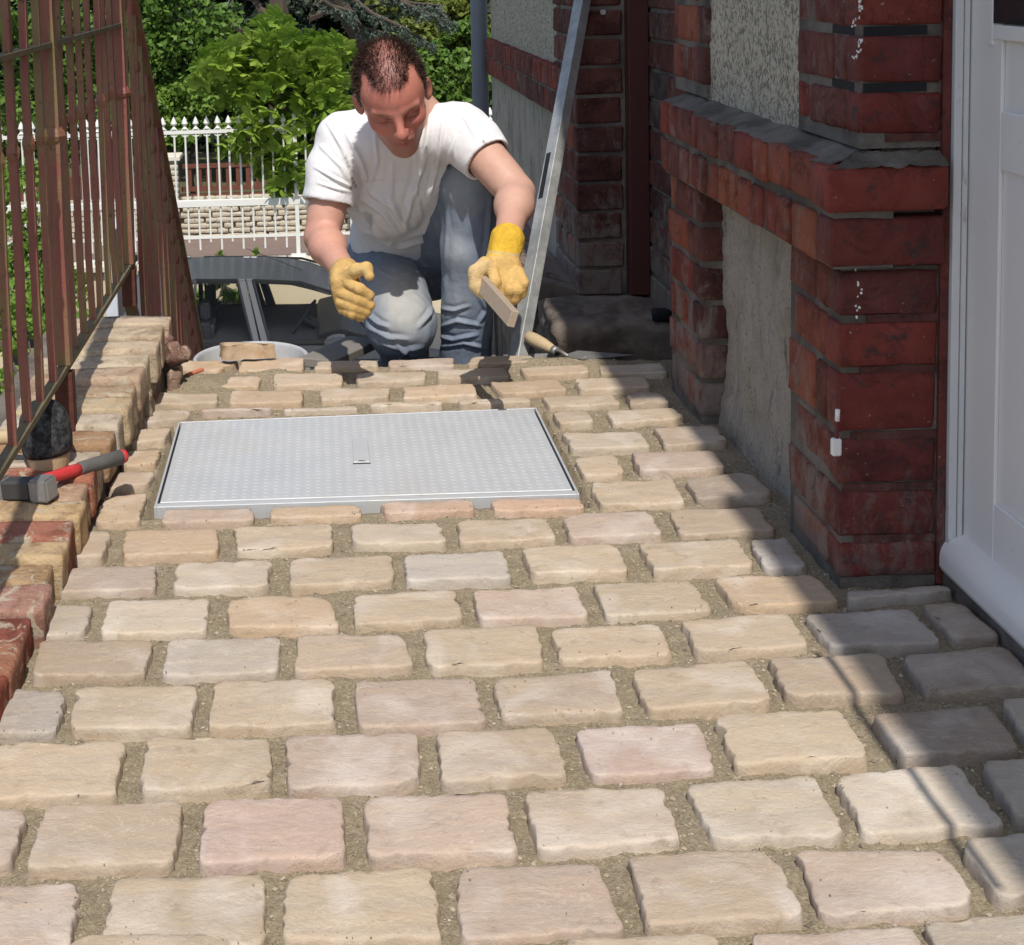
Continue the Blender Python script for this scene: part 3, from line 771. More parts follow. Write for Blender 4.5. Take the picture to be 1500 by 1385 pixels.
    # (alike bricks)
# brick sill and plinth at the foot of the wing
pl = MB().box((.595, 4.06, -1.2), (.735, 6.16, -.055)).build('plinth', M['dkmortar'], house)
yy = 4.07; random.seed(64)
while yy < 6.1:
    link('brick', rbox(.20, .058, .06, .005, random.randrange(99), .003), M['brick'], pl, (.655, yy+.03, -.03+random.uniform(-.004, .004)), rot=(0, .30, 0), color=random.choice(DRK+[(.14,.09,.08)]))
    link('brick', rbox(.03, .058, .22, .004, random.randrange(99), .003), M['brick'], pl, (.588, yy+.03, -.19), color=random.choice(DRK+[(.12,.07,.07)]))
    yy += .068
# threshold block
blk = rough_block(.36, .33, .19, .012, 77, .030, 7)
link('threshold_block', blk, mat_mortar('brown_masonry', (.16, .12, .095), (.42, .36, .30), 22), house, (.785, 3.885, -.130), smooth=True)
MB().box((.60, 3.75, -1.5), (1.2, 4.06, -.22)).build('foundation', M['dkmortar'], house)
MB().box((.62, 3.283, -1.5), (1.2, 3.76, -.16)).build('foundation', M['dkmortar'], house)
link('broken_hole', rough_block(.05, .05, .035, .008, 9, .010, 3), M['black'], house, (.885, 3.738, -.022), smooth=True)
# rainwater pipe at the far corner
pc = AY(703, 100, 6.2)
MB().tube([(pc.x, 6.2, -1.5), (pc.x, 6.2, 2.55)], .036, 20).build('downpipe', simple('zinc_pipe', (.155, .17, .205), .45, bs=8, var=.12), house, smooth=True)
for zc in (.1, 1.3): MB().tube([(pc.x, 6.2, zc), (pc.x, 6.2, zc+.03)], .040, 20).build('pipe_bracket', bpy.data.materials['zinc_pipe'], house)
# roof: eave above the wall and an added thin rail, outside the photograph, casting its shade
MB().box((.735, -6, 2.6), (2.2, .55, 2.7)).box((.735, .5505, 2.6), (2.2, 1.20, 2.7)).box((.69, 1.2005, 2.6), (2.2, 7.2, 2.7)) if False else MB().box((.702, -6, 2.6), (2.2, .60, 2.7)).box((.735, .6005, 2.6), (2.2, 1.22, 2.7)).box((.66, 1.2205, 2.6), (2.2, 7.2, 2.7)).build('eave', simple('painted_eave', (.55, .53, .48), .7), house)
MB().box((.650, .66, 1.0), (.660, 1.16, 1.014)).build('hand_rail', M['iron'], house)  # unseen rail, added to throw a thin stripe beside the house shadow

# door frame and door
kw = NM('aged_white_paint'); vw = kw.coord('Object')
cw = kw.mix(kw.noise(vw, 11, 5), (.60, .60, .60), (.72, .72, .715))
cw = kw.mix(kw.ramp(kw.noise(kw.coord('Object', (1, 1, .25)), 34, 7, .75), [(.57, 0.), (.66, .8)]), cw, (.30, .285, .26))
M['wpaint'] = kw.fin(cw, .5, kw.bump(kw.noise(kw.coord('Object', (1, 1, .3)), 60, 5, .7), .3, .003), spec=.4)
kd = NM('door_white_paint'); vd = kd.coord('Object')
cd = kd.mix(kd.noise(vd, 6, 4), (.78, .755, .73), (.84, .82, .795))
cd = kd.mix(kd.ramp(kd.noise(vd, 75, 3, .8), [(.70, 0.), (.74, .6)]), cd, (.25, .24, .22))
M['dpaint'] = kd.fin(cd, .42, kd.bump(kd.noise(vd, 5, 3), .12, .01), spec=.45)
MB().box((.8958, 2.018, -.0), (.9075, 2.10, 2.2)).box((.9075, 2.026, 0), (.9095, 2.1, 2.2)).box((.9095, 2.020, .0), (.9175, 2.10, 2.2)).build('door_frame', M['wpaint'], house, bevel=.0015)
MB().box((.9175, 2.045, -.02), (1.3, 2.10, 2.9)).build('frame_rebate', simple('dark_rebate', (.06, .035, .02), .8), house)
door = MB().box((.925, -.2, .035), (.965, 2.030, 2.1)).build('door', M['dpaint'], house)
# stiles, rails and panels of the door standing on the leaf
for lo, hi in (((.9195, 1.93, .055), (.9252, 2.0275, 2.1)), ((.9195, -.2, .055), (.9252, 1.93, .150)), ((.9195, -.2, .62), (.9252, 1.93, .70)), ((.9195, -.2, 1.35), (.9252, 1.93, 1.45))):
    MB().box(lo, hi).build('door_rail', M['dpaint'], door, bevel=.0015)
g0 = AX(1458, 34, .9195)
MB().box((.9165, g0.y-.9, g0.z), (.9192, g0.y, g0.z+.42)).build('door_glass', simple('dark_glass', (.03, .03, .032), .12, bstr=.02, spec=.6), door)
MB().box((.9155, g0.y, g0.z-.03), (.9220, g0.y+.018, g0.z+.45)).box((.9155, g0.y-.9, g0.z-.022), (.9220, g0.y, g0.z-.002)).build('glazing_bead', M['dpaint'], door, bevel=.001)
# weatherboard along the foot of the door: rounded nose
wb = []; 
for t in range(9):
    an = math.pi*.5*t/8; wb.append((.925-.038*math.sin(an)**.9, .034+.034*math.cos(an)))
wb += [(.887, .020), (.891, .012), (.925, .012)]
MB().prism(wb, -.2, 2.028).build('weatherboard', M['dpaint'], door, smooth=False, bevel=.0012)
MB().box((.893, -.2, -.05), (.97, 2.026, .0135)).build('threshold', M['dkmortar'], house)
# white enamelled pin with a red stem fixed at the pier corner
pn = thing('shutter_pin', 'small white and dark red iron pin on the corner of the big brick pier', 'pin', (.742, 2.02, .19))
a1, a2 = AY(1227, 600, 2.018), AY(1225, 668, 2.018)
MB().tube([a1, a1.lerp(a2, .25)], .0035, 8).build('tip', M['dpaint'], pn, smooth=True)
MB().tube([a1.lerp(a2, .25), a1.lerp(a2, .62)], .003, 8).build('stem', simple('dark_red', (.12, .02, .02), .5), pn)
MB().box(tuple(a2+Vector((-.007, -.004, 0))), tuple(a2+Vector((.007, .006, .026)))).build('head', M['dpaint'], pn, bevel=.002)
# white paint runs on the pier corners
random.seed(70)
for (px_, y0_, y1_, Yp, Xo) in ((1256, -5, 42, 2.03, 0), (1256, 58, 86, 2.03, 0), (1257, 385, 470, 2.03, 0)):
    for q in range(13):
        yy = y0_+(y1_-y0_)*random.random(); p = AY(px_+random.gauss(0, 2.2)+3*math.sin(yy*.12), yy, Yp-.0010)
        hh = random.uniform(.0015, .006)
        link('paint_fleck', rbox(random.uniform(.001, .0028), .0010, hh, .0003, q, .0007), M['dpaint'], house, p)
# ================================================================== tools and loose things
def lathe(mb, prof, c, n=24, axis=None):
    """prof of (r, z)"""
    ax = Matrix.Identity(3) if axis is None else Vector((0, 0, 1)).rotation_difference(Vector(axis)).to_matrix()
    b = len(mb.v); c = Vector(c)
    for r, z in prof:
        for j in range(n):
            t = 2*math.pi*j/n; mb.v.append(tuple(c+ax@Vector((r*math.cos(t), r*math.sin(t), z))))
    for i in range(len(prof)-1):
        for j in range(n): mb.f.append((b+i*n+j, b+i*n+(j+1) % n, b+(i+1)*n+(j+1) % n, b+(i+1)*n+j))
    return mb
def wood(name, a, b, sc=18):
    k = NM(name); v = k.coord('Object', (1, 1, 1)); g = k.noise(k.coord('Object', (1, 6, 6)), sc, 6, .6, .8)
    return k.fin(k.mix(g, a, b), .75, k.bump(g, .3, .003), spec=.25)
M['wood'] = wood('pale_wood', (.42, .31, .18), (.56, .44, .28)); M['greywood'] = wood('grey_weathered_wood', (.17, .15, .13), (.28, .255, .225))
kr = NM('worn_rubber'); vr = kr.coord('Object')
M['rubber'] = kr.fin(kr.mix(kr.ramp(kr.noise(vr, 55, 6, .75), [(.45, 0.), (.65, 1.)]), (.012, .012, .013), (.085, .088, .092)), .75, kr.bump(kr.noise(vr, 130, 5, .7), .7, .004), spec=.3)

mc = G(74, 686, .072)
mal = thing('rubber_mallet', 'black rubber mallet head with wooden foot standing on the low brick wall against the railing', 'mallet', mc)
axm = Vector((-.10, .06, 1))
lathe(MB(), [(0, 0), (.028, .0), (.033, .004), (.038, .024), (.0385, .0255), (0, .0255)], mc, 28, axm).build('wooden_foot', M['wood'], mal, smooth=False)
lathe(MB(), [(0, .026), (.040, .026), (.0435, .034), (.0455, .055), (.0445, .078), (.040, .096), (.031, .110), (.018, .119), (0, .122)], mc, 32, axm).build('head', M['rubber'], mal, smooth=True)
MB().tube([mc+Vector((-.02, .0, .06)), mc+Vector((-.30, .05, .03))], [.013, .011], 12).build('handle', M['wood'], mal, smooth=True)

hc = G(58, 716, .085)
ham = thing('club_hammer', 'club hammer with steel head and red and grey handle lying across the low brick wall', 'hammer', hc)
ks = NM('worn_steel'); vs = ks.coord('Object')
M['steel'] = ks.fin(ks.mix(ks.noise(vs, 25, 5, .7), (.20, .19, .18), (.40, .39, .375)), .5, ks.bump(ks.noise(vs, 90, 5), .35, .003), metal=.55, spec=.5)
e0, e1 = G(-12, 716, .080), G(77, 716, .092)
d_ = (e1-e0).normalized()
hb_ = MB().bar(e0, e0+d_*.028, .036, .038).build('striking_face', M['steel'], ham, bevel=.004, seg=2)
MB().bar(e1-d_*.036, e1, .036, .038).build('striking_face', M['steel'], ham, bevel=.004, seg=2)
MB().bar(e0+d_*.027, e1-d_*.035, .031, .033).build('head_cheek', simple('dark_steel', (.07, .068, .066), .6, .4), ham, bevel=.004)
g0_, g1_ = G(52, 706, .098), G(183, 668, .074)
gd = g1_-g0_
def hpt(t): return g0_+gd*t
MB().tube([hpt(.0), hpt(.2), hpt(.36), hpt(.5)], [.008, .0095, .0105, .0105], 14).build('handle', simple('red_fibreglass', (.55, .045, .05), .4), ham, smooth=True)
MB().tube([hpt(.46), hpt(.48), hpt(.7), hpt(.93), hpt(.94)], [.0105, .0120, .0128, .0138, .0115], 14).build('grip', simple('grey_grip', (.11, .105, .10), .8, bs=60, var=.3), ham, smooth=True)
MB().tube([hpt(.935), hpt(.985), hpt(1.0)], [.0128, .0120, .008], 14).build('end_cap', bpy.data.materials['red_fibreglass'], ham, smooth=True)

bc = Vector((-.196, 3.50, -.15))
bk = thing('mortar_tub', 'round pale grey mortar tub half hidden behind the far edge of the paving', 'tub', bc)
lathe(MB(), [(0, .0), (.115, .0), (.138, .108), (.134, .108), (.112, .006), (0, .006)], bc, 40).build('wall', simple('grey_plastic', (.42, .43, .44), .5), bk, smooth=False)
lathe(MB(), [(.136, .104), (.1435, .106), (.145, .112), (.140, .116), (.134, .113), (.134, .104)], bc, 40).build('rim', bpy.data.materials['grey_plastic'], bk, smooth=True)
lathe(MB(), [(0, .075), (.128, .072)], bc, 40).build('mortar', M['sand'], bk)

b0, b1 = AY(463, 533, 3.36), AY(535, 500, 3.66)
pk = MB().bar(b0, b1, .095, .022).build('plank', M['greywood'], bevel=.002)
tag(pk, 'weathered grey plank lying tilted beside the kneeling man, left of his bent knee', 'plank')

t0, t1 = AY(773, 493, 3.40), AY(811, 513, 3.33)
tr = thing('trowel', 'pointing trowel with pale wooden handle, its blade down behind the right end of the paving', 'trowel', t1)
td = t1-t0
MB().tube([t0-td*.02, t0+td*.03, t0+td*.25, t0+td*.6, t0+td*.85, t0+td], [.008, .0145, .0165, .0155, .0125, .010], 16).build('handle', M['wood'], tr, smooth=True)
tip = G(832, 522, .006)
MB().tube([t1-td*.02, t1+td*.12], .0112, 14).build('ferrule', M['steel'], tr, smooth=True)
MB().tube([t1, t1.lerp(tip, .5)+Vector((0, 0, .004)), tip], .0042, 8).build('tang', M['steel'], tr, smooth=True)
MB().add([tip+Vector(p) for p in ((0, -.012, 0), (.03, -.035, 0), (.15, .0, -.003), (.03, .04, 0), (0, .012, 0), (0, -.012, .0018), (.03, -.035, .0018), (.15, .0, -.0012), (.03, .04, .0018), (0, .012, .0018))],
    [(4,3,2,1,0), (5,6,7,8,9), (0,1,6,5), (1,2,7,6), (2,3,8,7), (3,4,9,8), (4,0,5,9)]).build('blade', M['steel'], tr)

s1 = AY(852, 0, 4.05); s0 = AY(757, 524, 3.40); sd = (s1-s0).normalized()
s0 = s0-sd*((s0.z+.15)/sd.z); s2 = s0+sd*1.42
ka = NM('dull_aluminium'); va = ka.coord('Object')
M['alu'] = ka.fin(ka.mix(ka.ramp(ka.noise(va, 16, 6, .7), [(.4, 0.), (.62, 1.)]), (.30, .305, .30), (.46, .465, .45)), .6, ka.bump(ka.noise(va, 90, 4), .2, .002), metal=.35, spec=.5)
st = thing('aluminium_straightedge', 'long dull aluminium straightedge leaning against the brick wall, right of the man', 'straightedge', s0)
wd = Vector((-.45, .9, 0)); wd = (wd-sd*wd.dot(sd)).normalized(); nd_ = sd.cross(wd).normalized()
def sbar(mb, a, b, cw, cn, ww, wn):
    v = [p+wd*(cw+i*ww/2)+nd_*(cn+j*wn/2) for p in (a, b) for i, j in ((-1,-1),(1,-1),(1,1),(-1,1))]
    return mb.add(v, [(0,1,2,3),(7,6,5,4),(0,4,5,1),(1,5,6,2),(2,6,7,3),(3,7,4,0)])
sbar(MB(), s0, s2, 0, 0, .040, .024).build('profile', M['alu'], st, bevel=.0015)
sbar(MB(), s0, s2, -.0195, 0, .006, .031).build('lip', M['alu'], st, bevel=.001)
q0 = s0+sd*.60
side = 1 if nd_.x < 0 else -1
sbar(MB(), q0, q0+sd*.14, .006, side*.0122, .016, .0008).build('hand_slot', M['black'], st)
fb0, fb1 = AY(734, 528, 3.47), AY(728, 438, 3.50)
fb = MB().bar(fb0+Vector((0, 0, -.13)), fb1, .062, .012, up=(1, 0, 0)).build('float_board', simple('grey_float', (.21, .205, .195), .6, bs=12), bevel=.002)
fb.rotation_euler = (0, 0, 0)
tag(fb, 'flat grey float board standing upright between the mans leg and the straightedge', 'board')

la, lb = AY(707, 417, 2.945), AY(752, 468, 2.74)
lath = MB().bar(la-(lb-la)*.12, lb, .016, .034, up=(.3, 0, 1)).build('wooden_lath', wood('lath_wood', (.30, .23, .17), (.46, .37, .28)), bevel=.0015)
tag(lath, 'short wooden lath held in the mans left glove, its end pointing down at the camera', 'lath')
# ================================================================== lower ground, street
kg = NM('garden_ground'); vg = kg.coord('Object')
cg = kg.mix(kg.noise(vg, 1.2, 6, .7), (.07, .085, .03), (.16, .14, .09))
M['gardenground'] = kg.fin(cg, .95, kg.bump(kg.noise(vg, 12, 5, .7), .8, .05), spec=.1)
GZ = -3.32
def sheet(name, x0, x1, y0, y1, z, mat):
    o = link(name, mesh(name, [(x0, y0, z), (x1, y0, z), (x1, y1, z), (x0, y1, z)], [(0, 1, 2, 3)]), mat); return tag(o, kind='structure')
sheet('ground', -90, 90, -30, 160, GZ-.006, M['gardenground'])
M['asphalt'] = simple('worn_asphalt', (.15, .115, .095), .9, bs=6, var=.2)
sheet('driveway', -1.75, 6, 9, 14.8, GZ-.002, simple('gravel_drive', (.30, .27, .22), .95, bs=14, var=.35))
sheet('road', -60, 60, 15.4, 20.6, GZ-.002, M['asphalt'])
kb = tag(MB().box((-60, 20.6, GZ-.2), (60, 22.0, GZ+.12)).build('pavement', simple('pavement_tar', (.20, .145, .12), .9, bs=5, var=.2)), kind='structure')

# garden wall with white fence
M['cream'] = simple('cream_render', (.62, .52, .36), .9, bs=5, var=.08)
M['capm'] = simple('cream_coping', (.66, .61, .49), .85, bs=20, var=.12)
capz = AY(435, 378, 15).z
gw = thing('garden_wall', 'cream rendered garden wall with pale coping beyond the car, carrying the white picket fence', 'wall', (-1, 15, GZ))
MB().box((-9, 14.93, GZ-.1), (3.5, 15.10, capz-.07)).build('wall_face', M['cream'], gw)
x = -9
while x < 3.4: MB().box((x, 14.86, capz-.07), (x+.99, 15.17, capz)).build('coping', M['capm'], gw, bevel=.008); x += 1.0
M['fwhite'] = simple('fence_white', (.72, .71, .66), .5, bs=30, var=.06)
wf = thing('white_fence', 'white iron fence with spear tips on the cream garden wall beyond the car', 'fence', (-1.2, 15, capz))
def fz(y): return AY(435, y, 15).z
zt, zr, zk, zl, zb = fz(166), fz(189), fz(294), fz(344), fz(362)
def spear(z0, z1, nm, low=True):
    b = MB(); b.tube([(0, 0, z0), (0, 0, z1-.15)], .011, 6)
    b.tube([(0, 0, z1-.155), (0, 0, z1-.13), (0, 0, z1-.105)], [.010, .030, .010], 6)
    lathe(b, [(.010, z1-.105), (.034, z1-.075), (.020, z1-.035), (.002, z1)], (0, 0, 0), 6)
    for s in (-1, 1): b.bar((0, 0, zr-.05), (s*.035, 0, zr-.03), .012).bar((s*.035, 0, zr-.03), (s*.028, 0, zr+.0), .012).bar((0, 0, zr+.04), (s*.035, 0, zr+.025), .012)
    o = b.build(nm, M['fwhite'], origin=(0, 0, 0)); d = o.data; bpy.data.objects.remove(o); return d
pk1, pk2 = spear(zb, zt, 'picket'), spear(zl-.05, zt, 'picket')
x238 = AY(238, 170, 15).x; dx = AY(254, 170, 15).x-x238
i = 0
xx = x238-dx*34
while xx < 3.3:
    if min(abs(xx-p) for p in (AY(435, 300, 15).x, AY(435, 300, 15).x-2.24, AY(435, 300, 15).x-4.48, AY(435, 300, 15).x+2.24)) > .05:
        link('picket', pk1 if i % 2 else pk2, None, wf, (xx, 15, 0))
    xx += dx; i += 1
MB().box((-6, 14.985, zr-.018), (3.4, 15.015, zr+.018)).build('upper_rail', M['fwhite'], wf)
MB().box((-6, 14.975, zk-.038), (3.4, 15.025, zk+.038)).build('middle_rail', M['fwhite'], wf, bevel=.004)
MB().box((-6, 14.988, zl-.014), (3.4, 15.012, zl+.014)).build('lower_rail', M['fwhite'], wf)
for k in (-2, -1, 0, 1):
    px_ = AY(435, 300, 15).x+2.24*k
    pf = MB().box((px_-.021, 14.979, capz+.03), (px_+.021, 15.021, zt)).build('post', M['fwhite'], wf, bevel=.003)
    MB().box((px_-.08, 14.92, capz), (px_+.08, 15.08, capz+.035)).build('base_plate', M['fwhite'], pf, bevel=.004)

# stone wall over the road, pillar and brown wooden balustrade
SY = 22.0
swt, swb = AY(350, 286, SY).z, GZ+.12
sw = thing('stone_wall', 'wall of rough cream stones across the road, seen through the white fence', 'wall', (-1, SY, swb))
MB().box((-9, SY+.05, GZ), (5, SY+.4, swt-.02)).build('core', simple('wall_joint', (.30, .27, .21), .95, bs=20), sw)
random.seed(90)
km_ = NM('cream_stone'); vm_ = km_.coord('Object', rnd=True)
M['creamstone'] = km_.fin(km_.mix(km_.noise(vm_, 14, 5), (.36, .31, .22), (.62, .56, .44)), .9, km_.bump(km_.noise(vm_, 30, 5), .8, .02))
svar = [rough_block(.185, .12, .078, .012, 200+i, .012, 1) for i in range(6)]
for me_ in svar: me_.materials.append(M['creamstone'])
ns = 0; z = swb+.042; r_ = 0
while z < swt-.02:
    x = AY(262, 300, SY).x+.05+(r_ % 2)*.09
    while x < AY(530, 300, SY).x:
        if ns < 290: link('stone', svar[ns % 6], None, sw, (x+random.uniform(-.02, .02), SY+.03+random.uniform(-.012, .015), z), rot=(0, random.uniform(-.05, .05), random.uniform(-.1, .1)), scale=(random.uniform(.75, 1.12), 1, random.uniform(.8, 1.05)), smooth=True); ns += 1
        x += .175
    z += .084; r_ += 1
rest_v, rest_f = MB(), None
for side in (-1, 1):
    z = swb+.042
    while z < swt-.02:
        x = AY(262, 300, SY).x-.1 if side < 0 else AY(530, 300, SY).x+.1
        while -8 < x < 5:
            s = random.uniform(.6, 1); rest_v.box((x-.085*s, SY-.03+random.uniform(0, .03), z-.036), (x+.085*s, SY+.06, z+.036)); x += side*.178
        z += .084
tag(rest_v.build('stones', M['creamstone'], sw, bevel=.0), kind='stuff')
pi = thing('stone_pillar', 'square pale stone gate pillar with flat cap at the left end of the wooden balustrade', 'pillar', AY(248, 355, SY-.2))
pa, pb = AY(229, 300, SY-.2).x, AY(262, 300, SY-.2).x; pt = AY(250, 236, SY-.2).z
MB().box((pa+.015, SY-.18, swb-.02), (pb-.015, SY+.15, pt)).build('core', bpy.data.materials['wall_joint'], pi)
MB().box((pa-.04, SY-.26, pt), (pb+.05, SY+.22, pt+.075)).build('cap', M['capm'], pi, bevel=.01)
z = swb+.05; 
while z < pt-.02:
    for x in (pa+.085, pb-.085): link('stone', svar[random.randrange(6)], None, pi, (x, SY-.19, z), smooth=True)
    z += .086
wbal = thing('wooden_balustrade', 'dark red-brown wooden balustrade on top of the stone wall across the road', 'balustrade', (-1.2, SY+.15, swt))
M['brownwood'] = simple('brown_stain', (.13, .045, .026), .7, bs=14, var=.3)
wa, wb_ = AY(264, 250, SY).x, AY(560, 250, SY).x; z1, z2 = AY(350, 243, SY).z, AY(350, 277, SY).z
MB().box((wa, SY+.10, z1-.035), (wb_, SY+.16, z1+.03)).build('upper_rail', M['brownwood'], wbal)
MB().box((wa, SY+.10, z2-.035), (wb_, SY+.16, z2+.035)).build('lower_rail', M['brownwood'], wbal)
MB().box((wa, SY+.10, swt-.03), (wb_, SY+.16, swt+.02)).build('sole_plate', M['brownwood'], wbal)
bm_ = MB().box((-.042, 0, z2+.036), (.042, .03, z1-.036)).build('baluster', M['brownwood'], origin=(0, 0, 0)); bd_ = bm_.data; bpy.data.objects.remove(bm_)
x = wa+.12
while x < wb_: link('baluster', bd_, None, wbal, (x, SY+.115, 0)); x += .155
# second wooden fence seen through the railing at the far left
lf = thing('board_fence', 'brown board fence left of the stone pillar, seen through the railing bars', 'fence', (-4.5, SY, swt))
xa, xb = AY(-60, 300, SY).x, AY(225, 300, SY).x; zt_ = AY(50, 262, SY).z
x = xa
while x < xb-.15: MB().box((x, SY+.1, GZ), (x+.19, SY+.13, zt_+random.uniform(-.02, .02))).build('board', M['brownwood'], lf); x += .20

# ================================================================== car
CY = 13.05
def CP(x, y): p = AY(x, y, CY); return (p.x, p.z)
car = thing('parked_car', 'dark grey metallic saloon car parked below the terrace, side windows towards the camera', 'car', (-.6, CY, GZ))
kp = NM('dark_grey_metallic'); vp = kp.coord('Object')
M['carp'] = kp.fin(kp.mix(kp.noise(vp, 3), (.042, .047, .056), (.056, .062, .072)), .42, metal=.0, spec=.4, Coat_Weight=.25, Coat_Roughness=.2)
M['trim'] = simple('black_trim', (.018, .018, .02), .5)
M['seat'] = simple('dark_seat_cloth', (.035, .035, .04), .9)
kgl = NM('car_glass'); 
kgl.b.inputs['Base Color'].default_value = (.97, .985, .98, 1); kgl.b.inputs['Transmission Weight'].default_value = 1; kgl.b.inputs['Roughness'].default_value = .0; kgl.b.inputs['IOR'].default_value = 1.12
M['glass'] = kgl.m
W2 = 1.58; sill = CP(380, 504)[1]; g = GZ
belt = sill
xl, xr = CP(120, 500)[0], CP(735, 500)[0]
body = [(xl, g+.30), (xl-.04, g+.55), (xl+.02, belt-.12), (xl+.25, belt), (CP(520, 500)[0], belt), (CP(600, 500)[0], belt-.05), (xr-.12, belt-.22), (xr, g+.48), (xr-.02, g+.26)]
MB().prism(body, CY, CY+W2).build('body', M['carp'], car, bevel=.03, seg=2)
def gh(pts, y0, y1, nm, mat, bev=.006): return MB().prism([CP(*p) for p in pts], y0, y1).build(nm, mat, car, bevel=bev)
ins = .25   # tumblehome: the roof is narrower than the belt line
roofpts = [(186, 411), (215, 407), (300, 404), (380, 404), (425, 407), (455, 413), (480, 423), (486, 429), (455, 420), (425, 413), (380, 411), (300, 411), (225, 414)]
rp = [CP(p[0], p[1]+14) for p in roofpts]
MB().prism(rp, CY+ins, CY+W2-ins).build('roof', M['carp'], car, bevel=.012, seg=2)
def pillar(a0, a1, b1, b0, nm='pillar', mat=None):
    """a = top edge pair, b = bottom pair; leaning inwards, on both sides of the car"""
    for s in (0, 1):
        yb = CY+.012 if s == 0 else CY+W2-.012; yt = CY+ins+.01 if s == 0 else CY+W2-ins-.01; th = .045 if s == 0 else -.045
        (ax, az), (bx, bz), (cx, cz), (dx_, dz) = CP(a0[0], a0[1]+9), CP(a1[0], a1[1]+9), CP(*b1), CP(*b0)
        v = [(ax, yt, az), (bx, yt, bz), (cx, yb, cz), (dx_, yb, dz)]; v += [(p[0], p[1]+th, p[2]) for p in v]
        MB().add(v, [(0,1,2,3),(7,6,5,4),(0,4,5,1),(1,5,6,2),(2,6,7,3),(3,7,4,0)]).build(nm, mat or M['carp'], car, bevel=.004)
pillar((346, 408), (357, 408), (381, 505), (370, 505)); pillar((358, 408), (368, 408), (394, 505), (383, 505))
pillar((200, 400), (262, 408), (262, 505), (150, 505))
pillar((482, 417), (488, 427), (592, 505), (560, 505))
pillar((272, 410), (279, 410), (279, 505), (272, 505), 'window_frame', M['trim'])
def pane(pts, side=0):
    v = []
    for (x, y) in pts:
        px_, pz_ = CP(x, y+10*(504-y)/92); t = (pz_-belt)/(CP(380, 409)[1]-belt); yy = CY+.028+(ins)*t
        if side: yy = 2*CY+W2-yy
        v.append((px_, yy, pz_))
    n_ = len(v); v += [(a, b_+(.005 if not side else -.005), c__) for a, b_, c__ in v]
    MB().add(v, [tuple(range(n_)), tuple(range(2*n_-1, n_-1, -1))]+[(i, i+n_, (i+1) % n_+n_, (i+1) % n_) for i in range(n_)]).build('side_window', M['glass'], car)
for s in (0, 1):
    pane([(283, 412), (345, 412), (369, 504), (283, 504)], s); pane([(369, 412), (440, 415), (482, 428), (560, 504), (395, 504)], s)
# dark frames round the side windows, grab handles and door sill line
for poly in ([(283, 409), (345, 409), (370, 505), (283, 505)], [(369, 409), (440, 412), (483, 426), (562, 505), (395, 505)]):
    for s in (0, 1):
        P_ = []
        for (x, y) in poly:
            a_, b_ = CP(x, y+10*(505-y)/96); t = (b_-belt)/(CP(380, 409)[1]-belt); yy = CY+.020+ins*t; P_.append(Vector((a_, yy if not s else 2*CY+W2-yy, b_)))
        fr_ = MB()
        for i in range(len(P_)): fr_.bar(P_[i], P_[(i+1) % len(P_)], .022, .022)
        fr_.build('window_seal', M['trim'], car)
# windscreen
a = CP(484, 436); b = CP(590, 503)
MB().add([(a[0], CY+ins+.05, a[1]), (a[0], CY+W2-ins-.05, a[1]), (b[0], CY+W2-.06, b[1]), (b[0], CY+.06, b[1])], [(0, 1, 2, 3)]).build('windscreen', M['glass'], car)
# belt moulding, mirror, spoiler
MB().box((CP(200, 500)[0], CY-.012, belt-.012), (CP(590, 500)[0], CY+.012, belt+.010)).build('belt_moulding', M['trim'], car)
mi = MB().prism([CP(474, 503), CP(476, 494), (CP(492, 487)), CP(508, 489), CP(512, 503)], CY-.16, CY-.02).build('wing_mirror', M['carp'], car, bevel=.02, seg=2)
MB().box((xl+.30, CY+.05, belt-.02), (CP(515, 500)[0], CY+W2-.05, belt+.004)).build('cabin_dark_slab', M['seat'], car)  # dark slab over the solid body, standing in for the dim cabin
# seats, dashboard, steering wheel
for (x0, x1) in ((285, 318),):
    for yy in (CY+.22, CY+.92):
        sx0, sx1 = CP(x0, 500)[0], CP(x1, 500)[0]
        MB().box((sx0, yy, g+.45), (sx0+.16, yy+.46, belt+.13)).build('seat_back', M['seat'], car, bevel=.03, seg=2)
        MB().box((sx0+.03, yy+.12, belt+.15), (sx0+.12, yy+.34, belt+.32)).build('headrest', M['seat'], car, bevel=.02, seg=2)
MB().prism([CP(462, 506), CP(468, 492), CP(500, 484), CP(575, 506)], CY+.08, CY+W2-.08).build('dashboard', M['trim'], car, bevel=.01)
wc = Vector((CP(444, 488)[0], CY+.45, CP(444, 488)[1]+.02)); ring = []
for t in range(25):
    an = 2*math.pi*t/24; ring.append(wc+Vector((.10*math.sin(an)+.06*math.cos(an), .15*math.cos(an), .16*math.sin(an)+.04*math.cos(an))))
sw_ = MB().tube(ring, .014, 6, cap=False).build('steering_wheel', M['trim'], car)
MB().tube([wc, wc+Vector((.12, 0, -.06))], .05, 10).build('steering_hub', M['trim'], car)
for xw in (CP(205, 500)[0], CP(650, 500)[0]):
    for yw in (CY+.02, CY+W2-.2):
        t_ = MB().tube([(xw, yw, g+.30), (xw, yw+.18, g+.30)], .30, 28).build('tyre', M['rubber'], car, bevel=.02)
        MB().tube([(xw, yw-.012, g+.30), (xw, yw+.19, g+.30)], .19, 20).build('rim', M['steel'], t_)
az_ = CP(425, 421)[1]
MB().tube([Vector((CP(440, 400)[0], CY+.8, az_-.01)), Vector((CP(355, 400)[0], CY+.8, az_+.22))], [.006, .003], 6).build('aerial', M['trim'], car)

